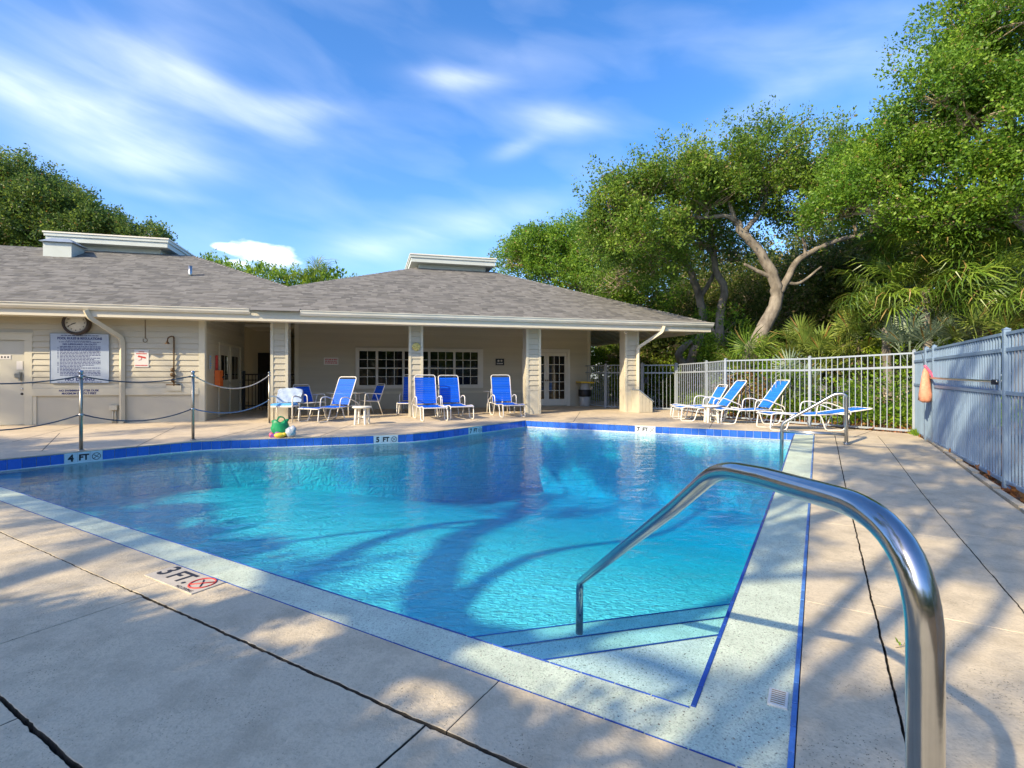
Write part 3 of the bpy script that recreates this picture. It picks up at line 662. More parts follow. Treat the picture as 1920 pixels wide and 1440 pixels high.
        if si < 4: MB().box(x, x + .075, 3.358, 3.393, .936, 2.094).build('mullion', M['white_frame'], w); x += .075
    # french door, two leaves
    MB().box(4.10, 4.24, 3.36, 3.398, .12, 2.24).box(5.86, 5.98, 3.36, 3.398, .12, 2.24).box(4.24, 5.86, 3.36, 3.398, 2.12, 2.24).build('door_frame', M['white_frame'], PH)
    for u0 in (4.25, 5.055):
        lf = MB().box(u0, u0 + .09, 3.375, 3.40, .16, 2.11).box(u0 + .71, u0 + .80, 3.375, 3.40, .16, 2.11).box(u0 + .09, u0 + .71, 3.375, 3.40, 1.985, 2.11).box(u0 + .09, u0 + .71, 3.375, 3.40, .16, .38).build('french_door', M['white_frame'], PH)
        for c in range(3):
            for r in range(5):
                MB().box(u0 + .09 + c * .2067 + .010, u0 + .09 + (c + 1) * .2067 - .010, 3.386, 3.396, .38 + r * .321 + .01, .38 + (r + 1) * .321 - .01).build('pane', M['glass'], lf)
        for c in (1, 2): MB().box(u0 + .09 + c * .2067 - .011, u0 + .09 + c * .2067 + .011, 3.378, 3.3855, .38, 1.985).build('muntin', M['white_frame'], lf)
        for r in (1, 2, 3, 4): MB().box(u0 + .09, u0 + .71, 3.3795, 3.387, .38 + r * .321 - .011, .38 + r * .321 + .011).build('muntin', M['white_frame'], lf)
        MB().ball((u0 + (.04 if u0 > 5 else .76), 3.35, 1.08), .03).build('door_handle', M['brass'], lf)
    # columns
    for u0, u1 in ((-3.76, -3.33), (-.20, .20), (3.24, 3.70), (6.49, 6.97)):
        c = MB().box(u0 + .02, u1 - .02, .02, .42, .1, 3.1).build('column', M['panel'], PH)
        boards(c, u0 + .07, u1 - .07, .02, .12 + .70, 2.85, ex=.155)
        MB().box(u0 + .07, u1 - .07, .005, .018, .12, .82).build('kick_panel', M['trim'], c)
        boards(c, .07, .37, 0, .82, 2.85, ex=.155, side=(u1 - .02, 1))
        for uu, vv in ((u0, 0), (u1 - .07, 0)): MB().box(uu, uu + .07, -.012, .06, .12, 3.0).build('corner_board', M['trim'], c)
        MB().box(u1 - .02, u1 + .002, .36, .43, .12, 3.0).build('corner_board', M['trim'], c)
    MB().box(-5.28, 8.2, .03, .40, 2.78, 3.02).build('porch_beam', M['trim'], PH)
    # --- roof
    e0, e1, v0, v1 = -16.0, 9.18, -.62, 14.2
    def front(u, v, dz=0): return (u, v, roof_z(v) + dz)
    Vu, Vv = -3.57, 1.64; Tv = 5.13
    rf = MB()
    poly = [front(e0, v0), front(e1, v0), front(3.45, Tv), front(.43, Tv), front(Vu, Vv), front(-7.07, Tv), front(e0, Tv)]
    rf.add(poly, [tuple(range(7))])
    tz = roof_z(Tv); back = 8.5
    rf.add([front(e1, v0), (e1, v1, roof_z(v0)), (3.45, back, tz), (3.45, Tv, tz)], [(0, 1, 2, 3)])
    rf.add([(3.45, Tv, tz), (3.45, back, tz), (.43, back, tz), (.43, Tv, tz)], [(0, 1, 2, 3)])
    rf.add([(e0, Tv, tz), (-7.07, Tv, tz), (-7.07, back, tz), (e0, back, tz)], [(0, 1, 2, 3)])
    zv = roof_z(Vv)
    rf.add([(.43, Tv, tz), (.43, back, tz), (Vu, back + (v1 - back) * .607, zv), (Vu, Vv, zv), (-7.07, back, tz), (-7.07, Tv, tz)], [(0, 1, 2, 3), (5, 3, 2, 4)])
    rf.add([(3.45, back, tz), (e1, v1, roof_z(v0)), (e0, v1, roof_z(v0)), (e0, back, tz), (-7.07, back, tz), (Vu, back + (v1 - back) * .607, zv), (.43, back, tz)], [(0, 1, 2, 3, 4, 5, 6)])
    roof = rf.build('roof', M['shingle'], PH)
    un = MB(); D = -.16                                       # underside
    un.add([(e0, v0 + .02, roof_z(v0) + D), (e1 - .02, v0 + .02, roof_z(v0) + D), (3.45, Tv, tz + D), (e0, Tv, tz + D), (e1 - .02, v1, roof_z(v0) + D), (3.45, back, tz + D), (.43, Tv, tz + D), (Vu, Vv, zv + D), (-7.07, Tv, tz + D)], [(0, 3, 8, 7, 6, 2, 1), (1, 2, 5, 4)])
    so = un.build('soffit', M['soffit'], PH)
    for k in range(22):                                       # soffit battens under the right-hand slope
        vv = .2 + k * .6
        u_top = e1 - min(5.7, max(.3, vv + .55))
        MB().tube([(e1 - .05, vv, roof_z(v0) + D - .02), (u_top, vv, roof_z(v0) + D - .02 + .42 * (e1 - .05 - u_top))], .022, 4, smooth=False).build('batten', M['soffit'], so)
    # shingle courses on the front slope
    sh = MB(); rs = random.Random(3); s = 0.0; ex = .135; sl = math.hypot(1, .42); row = 0
    while True:
        va, vb = v0 - .03 + s / sl, v0 - .03 + (s + ex + .02) / sl
        if va > Tv: break
        if va > Vv:
            f = (va - Vv) / (Tv - Vv); lims = [(e0, Vu + (-7.07 - Vu) * f), (Vu + (.43 - Vu) * f, e1 + (3.45 - e1) * (va - v0) / (Tv - v0))]
        else: lims = [(e0, e1 + (3.45 - e1) * max(0, (va - v0)) / (Tv - v0))]
        for l0, l1 in lims:
            u = l0 - rs.uniform(0, .2)
            while u < l1:
                w_ = rs.choice((.12, .17, .22, .30)); a, b = max(u, l0), min(u + w_ - .004, l1)
                if b - a > .02:
                    t = rs.choice((.010, .010, .017)); dv = rs.uniform(-.004, .004); za, zb = roof_z(va + dv) + t + .006, roof_z(vb) + .004
                    sh.add([(a, va + dv, za - t - .004), (b, va + dv, za - t - .004), (b, va + dv, za), (a, va + dv, za), (b, vb, zb), (a, vb, zb)], [(0, 1, 2, 3), (3, 2, 4, 5)])
                u += w_
        s += ex; row += 1
    tag(sh.build('shingles', M['shingle'], roof), kind='stuff')
    cap = MB()                                                # ridge caps along the hips
    for p, q in ((front(e1, v0), front(3.45, Tv)), (front(.43, Tv), front(Vu, Vv)), (front(Vu, Vv), front(-7.07, Tv))):
        p, q = Vector(p), Vector(q); n = int((q - p).length / .15)
        for k in range(n):
            A_ = p.lerp(q, k / n); B_ = p.lerp(q, (k + 1.2) / n); d = (B_ - A_).normalized(); sd = Vector((d.y, -d.x, 0)).normalized() * .1
            cap.add([A_ + sd + Vector((0, 0, -.02)), A_ + Vector((0, 0, .035)), A_ - sd + Vector((0, 0, -.03)), B_ - sd + Vector((0, 0, -.045)), B_ + Vector((0, 0, .015)), B_ + sd + Vector((0, 0, -.04))], [(0, 1, 4, 5), (1, 2, 3, 4)])
    tag(cap.build('ridge_caps', M['shingle'], roof), kind='stuff')
    # fascia and gutter
    MB().box(e0, e1, -.60, -.575, 2.645, 2.90).box(e1 - .025, e1, -.574, v1, 2.645, 2.90).box(e0, e1 - .03, -.574, -.02, 2.660, 2.672).build('fascia', M['fascia'], PH)
    def gut(u0, u1):
        pr = [(-.602, 2.80), (-.66, 2.80), (-.705, 2.85), (-.72, 2.915), (-.735, 2.915), (-.735, 2.928), (-.712, 2.928), (-.70, 2.86), (-.655, 2.815), (-.612, 2.815), (-.612, 2.91), (-.602, 2.91)]
        n = len(pr); vs = [(u0, y, z) for y, z in pr] + [(u1, y, z) for y, z in pr]
        MB().add(vs, [(i, (i + 1) % n, n + (i + 1) % n, n + i) for i in range(n)] + [tuple(range(n)), tuple(range(2 * n - 1, n - 1, -1))]).build('gutter', M['gutter'], PH)
    gut(e0, -4.12); gut(-2.95, e1 + .03)
    MB().add([(-4.1, -.74, 2.905), (-2.97, -.74, 2.905), (-2.97, -.5, 3.0), (-4.1, -.5, 3.0), (-4.1, -.74, 2.895), (-2.97, -.74, 2.895)], [(0, 1, 2, 3), (4, 5, 1, 0)]).build('gutter_guard', M['shingle'], PH)
    # cupolas
    for u0, u1 in ((-11.1, -7.69), (.20, 3.46)):
        z0 = 5.50; cu = MB().box(u0 + .34, u1 - .34, 5.12, 8.2, 5.0, z0).build('cupola', M['cupola'], PH)
        MB().box(u0 + .03, u1 - .03, 4.78, 8.5, z0, 5.66).build('fascia', M['cupola'], cu)
        MB().box(u0 - .005, u1 + .005, 4.745, 8.54, 5.662, 5.755).build('fascia', M['cupola'], cu)
        MB().box(u0 - .03, u1 + .03, 4.72, 8.56, 5.757, 5.80).build('cap_flashing', M['gutter'], cu)
    vb = MB().box(-10.74, -10.02, 4.0, 4.75, 4.6, 5.30).build('vent_box', M['cupola'], PH)
    MB().add([(-10.82, 3.92, 5.31), (-9.94, 3.92, 5.31), (-9.94, 4.83, 5.31), (-10.82, 4.83, 5.31), (-10.6, 4.15, 5.46), (-10.16, 4.15, 5.46), (-10.16, 4.6, 5.46), (-10.6, 4.6, 5.46)], [(0, 1, 5, 4), (1, 2, 6, 5), (2, 3, 7, 6), (3, 0, 4, 7), (4, 5, 6, 7), (3, 2, 1, 0)]).build('vent_lid', M['slate'], vb)
    MB().tube([(-6.35, 2.45, 4.0), (-6.35, 2.45, 4.50)], .05, 10).build('vent_pipe', M['steel'], PH)
    MB().ball((-6.45, 5.3, 4.86), (.28, .28, .16)).tube([(-6.45, 5.3, 4.4), (-6.45, 5.3, 4.8)], .14, 10).build('roof_vent', M['plastic'], PH)
    # downpipes, conduit
    def sq(path, w): return MB().tube(path, w, 4, smooth=False)
    sq(bend([(-7.55, -.66, 2.79), (-7.50, -.60, 2.62), (-7.09, -.06, 2.20), (-7.07, -.055, 2.08), (-7.07, -.055, .16), (-7.07, -.12, .15)], .05, 2), .062).build('downpipe', M['trim'], PH)
    sq(bend([(7.47, -.66, 2.79), (7.44, -.60, 2.62), (6.92, -.08, 2.16), (6.90, -.075, 2.04), (6.90, -.075, .84)], .05, 2), .062).build('downpipe', M['trim'], PH)
    jb = MB().bbox(-7.33, -7.17, -.09, -.001, .44, .56).build('junction_box', M['trim'], PH)
    for uu in (-7.27, -7.215): MB().tube([(uu, -.04, .12), (uu, -.04, .44)], .017, 8).build('conduit', M['trim'], jb)
    # box with a sloping lid at the foot of the last column
    cb = MB(); x0, x1, y0, y1 = 6.74, 7.20, -.42, .30
    cb.add([(x0, y0, .12), (x1, y0, .12), (x1, y1, .12), (x0, y1, .12), (x0, y0, .80), (x1, y0, .46), (x1, y1, .46), (x0, y1, .80)], [(0, 1, 5, 4), (1, 2, 6, 5), (2, 3, 7, 6), (3, 0, 4, 7)])
    cbo = cb.build('pump_box', M['panel'], PH)
    MB().add([(x0 - .01, y0 - .03, .812), (x1 + .04, y0 - .03, .44), (x1 + .04, y1 + .03, .44), (x0 - .01, y1 + .03, .812), (x0 - .01, y0 - .03, .84), (x1 + .04, y0 - .03, .468), (x1 + .04, y1 + .03, .468), (x0 - .01, y1 + .03, .84)],
             [(0, 3, 2, 1), (4, 5, 6, 7), (0, 1, 5, 4), (1, 2, 6, 5), (2, 3, 7, 6), (3, 0, 4, 7)]).build('lid', M['slate'], cbo)
    for k in range(4): MB().box(x0 + .01 + k * .115, x0 + .112 + k * .115, y0 - .012, y0 - .001, .13, .77 - k * .085 - .085).build('board', M['siding'], cbo)
    # security camera
    sc_ = MB().ball((6.45, -.10, 2.62), (.05, .06, .05)).build('security_camera', M['plastic'], PH); MB().ball((6.44, -.155, 2.61), .02).build('lens', M['black'], sc_)
    # iron gate in the passage
    g = MB().box(-5.28, -5.20, 3.9, 3.98, .12, 1.42).build('gate', M['iron'], PH)
    MB().box(-5.2, -3.65, 3.92, 3.95, 1.28, 1.32).box(-5.2, -3.65, 3.92, 3.95, 1.10, 1.13).box(-5.2, -3.65, 3.92, 3.95, .25, .29).build('rail', M['iron'], g)
    pk = MB().box(-.011, .011, -.011, .011, .15, 1.285).mesh('picket', M['iron'])
    for k in range(14): link('picket', pk, g, (-5.1 + k * .108, 3.935, 0))
house()

# ------------------------------------------------------------------ things on the pool house walls
def wall_thing(name, label, cat, u, v, z): o = empty(name, BL(u, v, z), BROT); return tag(o, label, cat)
def wall_things():
    # clock
    c = wall_thing('wall_clock', 'round wall clock with brown case and white dial under the eave', 'clock', -7.98, -.004, 2.53)
    MB().lathe([(0, 0), (.27, 0), (.285, .05), (.285, .14), (.27, .17), (.225, .155), (.22, .135), (0, .135)], n=36).build('case', M['brown'], c, rot=(R(90), 0, 0))
    MB().lathe([(0, .136), (.221, .136), (.221, .139), (0, .139)], n=36).build('dial', M['clockface'], c, rot=(R(90), 0, 0))
    for k in range(12):
        a = R(90 - 30 * (k + 1)); text('numeral', str(k + 1), .05, M['black'], c, (.175 * math.cos(a), -.1405, .175 * math.sin(a)), (R(90), 0, 0), bold=.001)
    MB().tube([(0, -.143, 0), (-.155, -.143, -.075)], .006, 5).build('minute_hand', M['black'], c); MB().tube([(0, -.145, 0), (-.085, -.145, -.03)], .008, 5).build('hour_hand', M['black'], c)
    # rules board
    s = wall_thing('pool_rules_sign', 'large pale blue board of pool rules below the clock', 'sign', -7.94, -.02, 1.69)
    MB().box(-.59, .59, -.03, 0, -.585, .585).build('panel', M['signblue'], s)
    MB().tube([(-.595, -.028, -.59), (.595, -.028, -.59), (.595, -.028, .59), (-.595, -.028, .59), (-.595, -.028, -.59)], .011, 4, smooth=False).build('edging', M['slate'], s)
    text('lettering', 'POOL RULES & REGULATIONS', .078, M['navy'], s, (0, -.032, .475), (R(90), 0, 0), bold=.003, sx=.86)
    text('lettering', 'NO LIFEGUARD ON DUTY', .058, M['navy'], s, (0, -.032, .335), (R(90), 0, 0), bold=.002)
    text('lettering', 'NO DIVING', .10, M['navy'], s, (0, -.032, -.505), (R(90), 0, 0), bold=.003, sx=1.15)
    pr = MB(); rs = random.Random(5); rows = []
    def row(x0, x1, z, h):
        x = x0
        while x < x1: w = rs.uniform(.02, .075); pr.box(x, min(x + w, x1), -.0318, -.0302, z - h, z + h); x += w + .012
    row(-.38, .38, .545, .008); row(-.28, .22, .415, .007); row(-.42, .42, .39, .007)
    z = .28; k = 0
    while z > -.43:
        e_ = .42 if rs.random() < .6 else rs.uniform(-.1, .3)
        pr.box(-.45, -.425, -.0318, -.0302, z - .008, z + .008) if rs.random() < .65 else None
        row(-.40, e_, z, .0085); z -= .034; k += 1
    row(-.45, .45, -.565, .008)
    tag(pr.build('small_print', M['navy'], s), kind='stuff')
    # small dusk sign
    s = wall_thing('swimming_sign', 'narrow sign with two lines of navy capitals below the rules board', 'sign', -7.96, -.024, .885)
    MB().box(-.47, .47, -.014, 0, -.075, .075).build('panel', M['signblue'], s)
    text('lettering', 'NO SWIMMING AFTER DUSK', .064, M['navy'], s, (0, -.016, .033), (R(90), 0, 0), bold=.003, sx=.98); text('lettering', 'MAXIMUM DEPTH 7 FEET', .064, M['navy'], s, (0, -.016, -.035), (R(90), 0, 0), bold=.003, sx=.98)
    # camera notice
    s = wall_thing('camera_notice', 'white notice with red print and a red camera, beside the downpipe', 'sign', -6.67, -.02, 1.70)
    MB().bbox(-.155, .155, -.215, .215, 0, .012, .002).build('panel', M['signwhite'], s, rot=(R(90), 0, 0))
    for x0, x1, z0, z1 in ((-.06, .06, .15, .172), (-.11, .11, .105, .13), (-.13, .13, -.185, -.16)):
        x = x0
        while x < x1 - .005: MB().box(x, min(x + .022, x1), -.0136, -.0122, z0, z1).build('print', M['red'], s); x += .028
    MB().add([(-.08, -.0135, .035), (.04, -.0135, .005), (.05, -.0135, .045), (-.07, -.0135, .075), (.04, -.0135, .005), (.09, -.0135, -.005), (.095, -.0135, .035), (.05, -.0135, .045)], [(0, 1, 2, 3), (4, 5, 6, 7)]).tube([(0, -.0135, .02), (-.01, -.0135, -.03), (-.06, -.0135, -.045)], .006, 5).build('camera_symbol', M['red'], s)
    # hook on a rod
    s = wall_thing('hanging_hook', 'thin rod with an open hook hanging on the wall above the camera notice', 'hook', -6.59, -.035, 2.12)
    MB().tube([(0, 0, .62), (0, 0, .08)], .007, 6).build('rod', M['brass'], s)
    MB().tube([(.045 * math.sin(k * .5) , 0, .03 + .05 * math.cos(k * .5)) for k in range(12)], .006, 6).build('ring', M['brass'], s)
    # shower
    s = wall_thing('outdoor_shower', 'rusty outdoor shower pipe with valves on the cream wall', 'shower', -5.96, -.05, 1.0)
    MB().tube(bend([(.0, -.01, .02), (0, -.01, 1.24), (-.02, -.06, 1.26), (-.10, -.10, 1.22), (-.11, -.11, 1.12)], .05), .017, 8).build('pipe', M['brass'], s)
    MB().lathe([(.012, .06), (.05, .0), (.05, -.01), (0, -.01)], n=14).build('shower_head', M['brass'], s, loc=(-.11, -.11, 1.07))
    for z, w in ((.42, .05), (.30, .06), (.16, .04)): MB().ball((-.02, -.03, z), (w, .045, .05)).build('valve', M['brass'], s)
    MB().tube([(-.17, -.015, .05), (.14, -.015, .05)], .015, 6).build('crossbar', M['brass'], s); MB().box(-.16, .16, -.02, .04, -.10, .03).build('bracket', M['trim'], s)
    # orange box and blue notice on the passage wall
    o = tag(empty('call_box', BL(-5.27, .95, 1.20), BROT), 'orange call box with a red lamp on the dim passage wall', 'call box')
    MB().bbox(0, .12, -.17, .17, -.22, .22, .01).build('box', M['orange'], o); MB().box(.0, .05, -.10, -.03, .225, .62).build('lamp_strip', M['red'], o); MB().ball((.13, .12, .02), .03).build('knob', M['black'], o)
    o = tag(empty('passage_notice', BL(-5.27, .38, 1.62), BROT), 'faded notice with blue print on the passage wall near the corner board', 'sign')
    MB().box(0, .008, -.10, .12, -.24, .2).build('panel', M['panel'], o)
    for k in range(6): MB().box(.0085, .010, -.08, .03 + .06 * rnd.random(), .14 - k * .06, .17 - k * .06).build('print', M['float'], o)
    # porch signs
    s = wall_thing('porch_notice', 'small white notice with red print on the shaded porch wall', 'sign', -2.49, 3.378, 1.74)
    MB().box(-.23, .23, -.012, 0, -.12, .12).build('panel', M['signwhite'], s)
    for zz in (.06, .0, -.06):
        x = -.19
        while x < .17: w = rnd.uniform(.03, .07); MB().box(x, min(x + w, .19), -.0136, -.0122, zz - .017, zz + .017).build('print', M['red'], s); x += w + .016
    s = wall_thing('restroom_sign', 'small black sign with white figures right of the porch window', 'sign', 3.27, 3.378, 1.75)
    MB().box(-.16, .16, -.012, 0, -.12, .12).build('panel', M['black'], s)
    for x in (-.055, .055): MB().lathe([(0, 0), (.035, 0), (.035, .002), (0, .002)], n=12).build('symbol', M['signwhite'], s, loc=(x, -.0125, .04), rot=(R(90), 0, 0))
    x = -.11
    while x < .1: MB().box(x, x + .024, -.0138, -.0122, -.075, -.04).build('print', M['signwhite'], s); x += .032
    # medallion
    s = wall_thing('medallion', 'round yellow sun medallion fixed high on the second column', 'ornament', .01, -.0, 2.08)
    MB().lathe([(0, 0), (.115, 0), (.115, .02), (.085, .03), (0, .035)], n=24).build('disc', M['gold'], s, rot=(R(90), 0, 0))
    for k in range(10):
        a = k * math.pi / 5; MB().ball((.095 * math.cos(a), -.024, .095 * math.sin(a)), (.02, .01, .02)).build('ray', M['gold'], s)
    MB().ball((0, -.03, .005), (.045, .02, .055)).build('face', M['gold'], s)
    # wall lamp low on the porch wall
    s = wall_thing('wall_spigot', 'dark round hose spigot low on the porch wall left of the far table', 'spigot', 2.9, 3.37, .62)
    MB().lathe([(0, 0), (.10, 0), (.08, .06), (0, .08)], n=16).build('plate', M['grey'], s, rot=(R(90), 0, 0)); MB().tube([(0, -.07, 0), (0, -.14, -.02), (0, -.15, -.08)], .025, 8).build('spout', M['grey'], s)
wall_things()

# ------------------------------------------------------------------ stanchions and ropes
POSTS = [onz(-150, 871, .12), onz(152, 845, .12), onz(362, 825, .12), onz(505, 793.5, .12)]
POSTS[0] = AB(-.45, 9.62, .12)
def stanchions():
    labels = ['steel rope stanchion at the pool corner outside the frame', 'steel rope stanchion above the 4 FT tiles in front of the rules board', 'steel rope stanchion on the pool edge before the shower pipe', 'steel rope stanchion beside the white chair and toy bag']
    for P, lb in zip(POSTS, labels):
        s = tag(empty('rope_stanchion', P), lb, 'stanchion', 'rope stanchions on the left deck')
        MB().tube([(0, 0, 0), (0, 0, 1.20)], .0245, 14).build('post', M['post_steel'], s)
        MB().ball((0, 0, 1.225), (.034, .034, .034), 12, 8).build('finial', M['chrome'], s)
        MB().lathe([(0, 0), (.05, 0), (.05, .008), (.03, .02), (.026, .02)], n=16).build('base_ring', M['post_steel'], s)
        for z in (1.16, .56): MB().lathe([(.026, -.02), (.034, -.02), (.034, .02), (.026, .02)], n=14).build('collar', M['steel'], s, loc=(0, 0, z))
    def rope(i, z, sag, m, label, grp):
        A_ = POSTS[i] + Vector((0, 0, z)); B_ = POSTS[i + 1] + Vector((0, 0, z)); d = (B_ - A_).normalized(); A_ += d * .03; B_ -= d * .03; pts = []
        for k in range(25): t = k / 24; p = A_.lerp(B_, t); p.z -= sag * 4 * t * (1 - t); pts.append(p)
        o = MB().tube(pts, .0105, 7).build('rope', m); tag(o, label, 'rope', grp)
    rope(0, 1.16, .10, M['rope_dark'], 'upper rope running left from the stanchion above the 4 FT tiles', 'deck ropes'); rope(0, .56, .16, M['rope_dark'], 'lower dark rope running left from the stanchion above the 4 FT tiles', 'deck ropes')
    rope(1, 1.16, .10, M['rope_dark'], 'upper rope slung past the rules board and the shower pipe', 'deck ropes'); rope(1, .56, .15, M['rope_dark'], 'lower dark rope slung in front of the wall panel', 'deck ropes')
    rope(2, 1.16, .27, M['rope_white'], 'pale upper rope sagging across the passage opening', 'deck ropes'); rope(2, .56, .17, M['rope_blue'], 'blue lower rope sagging across the passage opening', 'deck ropes')
stanchions()

# ------------------------------------------------------------------ handrails
def rails():
    o = tag(empty('deck_lid', onz(1542, 917, .012), math.atan2(D1.y, D1.x)), 'small dark lid set in the deck beside the ledge beyond the big rail', 'lid')
    MB().bbox(-.06, .06, -.09, .09, -.004, .006, .002).build('plate', M['grey'], o)
    for k in range(4): MB().box(-.04 + k * .026, -.03 + k * .026, -.06, .06, .0061, .0072).build('slot', M['black'], o)
    P0 = Vector((.61, .76)); P1 = Vector((.432, 3.28)); L = (P1 - P0).length; d = (P1 - P0) / L
    def q(s, z): p = P0 + d * s; return Vector((p.x, p.y, z))
    path = bend([q(0, -.02), q(0, 1.085), q(.63, 1.075), q(2.46, .045), q(2.54, .04), q(2.54, -.33)], .0, 1)
    pts = [q(0, -.02), q(0, .5)] + bend([q(0, .73), q(0, 1.098), q(.42, 1.082)], .31, 12)[1:]
    pts += bend([q(.42, 1.082), q(.645, 1.063), q(.95, .88)], .17, 10)[1:]
    pts += bend([q(.95, .88), q(2.53, -.01), q(2.54, -.34)], .07, 7)[1:]
    r = empty('stair_rail', (0, 0, 0)); tag(r, 'big polished steel stair rail arching into the pool in the foreground', 'handrail')
    MB().tube(pts, .0236, 28).build('tube', M['chrome'], r)
    MB().lathe([(.026, 0), (.06, 0), (.06, .012), (.03, .03), (.026, .03)], n=24).build('escutcheon', M['chrome'], r, loc=q(0, 0))
    A_ = AB(8.35, -.85, .115); dd = Vector((D2.x, D2.y, 0))
    r = tag(empty('ladder_rail', (0, 0, 0)), 'smaller steel grab rail with crossbars at the far right pool corner', 'handrail')
    def g(s, z, off=0): return A_ + dd * s + Vector((D1.x, D1.y, 0)) * off + Vector((0, 0, z))
    for off in (0, .16):
        t = MB(); t.tube([g(0, -.03, off), g(0, .4, off)] + bend([g(0, .6, off), g(0, .86, off), g(.16, .86, off), g(.45, .66, off)], .16, 7)[1:] + bend([g(.45, .66, off), g(.98, .30, off), g(1.0, -.7, off)], .08, 6)[1:], .027, 14)
        t.build('tube', M['steel'], r)
        MB().tube([g(.01, .16, off), g(.99, .16, off)], .02, 10).build('crossbar', M['steel'], r)
        MB().lathe([(.022, 0), (.05, 0), (.05, .01), (.024, .025)], n=16).build('escutcheon', M['steel'], r, loc=g(0, 0, off))
rails()

# ------------------------------------------------------------------ furniture
STRAP = MB().add([(-.0235, -.30, 0), (.0235, -.30, 0), (.0235, .30, 0), (-.0235, .30, 0), (-.0235, -.30, .006), (.0235, -.30, .006), (.0235, .30, .006), (-.0235, .30, .006)],
                 [(0, 3, 2, 1), (4, 5, 6, 7), (0, 1, 5, 4), (1, 2, 6, 5), (2, 3, 7, 6), (3, 0, 4, 7)])
STRAP_M = {k: STRAP.mesh('strap', M[k]) for k in ('strap', 'strap_lit')}
def lounger(loc, facing, back_deg, smat, label, seat=1.2, back=.84, width=.62, h=.36):
    """local x points to the foot end; origin on the ground under the hinge of the back"""
    root = empty('sun_lounger', loc, math.atan2(facing[1], facing[0])); tag(root, label, 'sun lounger', 'blue strap sun loungers by the pool')
    w = width / 2; r = .0135; cb, sb = math.cos(R(back_deg)), math.sin(R(back_deg))
    f = MB()
    f.tube(bend([(-.05, -w, h - .01), (.55, -w, h - .035), (seat - .12, -w, h + .01), (seat, -w, h - .02), (seat + .02, -w + .0, h - .02), (seat + .02, w, h - .02), (seat, w, h - .02), (seat - .12, w, h + .01), (.55, w, h - .035), (-.05, w, h - .01)], .06, 4), r, 8)
    f.build('seat_frame', M['frame'], root)
    b = MB(); hb = h - .01
    b.tube(bend([(0, -w + .02, hb), (-cb * back, -w + .02, hb + sb * back), (-cb * back, w - .02, hb + sb * back), (0, w - .02, hb)], .08, 5), r, 8)
    b.build('back_frame', M['frame'], root)
    for s in (-1, 1):
        y = s * w
        l = MB(); l.tube(bend([(seat - .02, y, h - .02), (seat + .02, y, .015), (seat - .32, y, .015), (seat - .42, y, h - .03), (seat - .60, y, h - .03)], .07, 4), r, 8); l.build('leg', M['frame'], root)
        l = MB(); l.tube(bend([(.42, y, h - .03), (.26, y, h - .03), (.16, y, .015), (-.22, y, .015), (-.34, y, h - .02), (-.10, y, h)], .07, 4), r, 8); l.build('leg', M['frame'], root)
        a = MB(); a.tube(bend([(.36, y * 1.03, h - .03), (.33, y * 1.05, h + .22), (.10, y * 1.05, h + .235), (-.34, y * 1.05, h + .06), (-.36, y * 1.03, h - .02)], .09, 5), r, 8); a.build('armrest', M['frame'], root)
    if back_deg > 25: MB().tube([(-.30, -w + .04, h - .02), (-.30 * .75 - cb * .2, -w + .04, hb + sb * .42)], .008, 6).tube([(-.30, w - .04, h - .02), (-.30 * .75 - cb * .2, w - .04, hb + sb * .42)], .008, 6).build('back_strut', M['frame'], root)
    k = 0; x = .06
    while x < seat - .02:
        z = h - .005 - .028 * math.sin(math.pi * min(1, x / (seat - .1))); o = link('strap', STRAP_M[smat], root, (x, 0, z), (0, 0, 0), (1, (width) / .60, 1)); x += .056
    t = .07
    while t < back - .05:
        link('strap', STRAP_M[smat], root, (-cb * t - .004, 0, hb + sb * t), (0, R(back_deg), 0), (1, (width - .04) / .60, 1)); t += .052
    return root
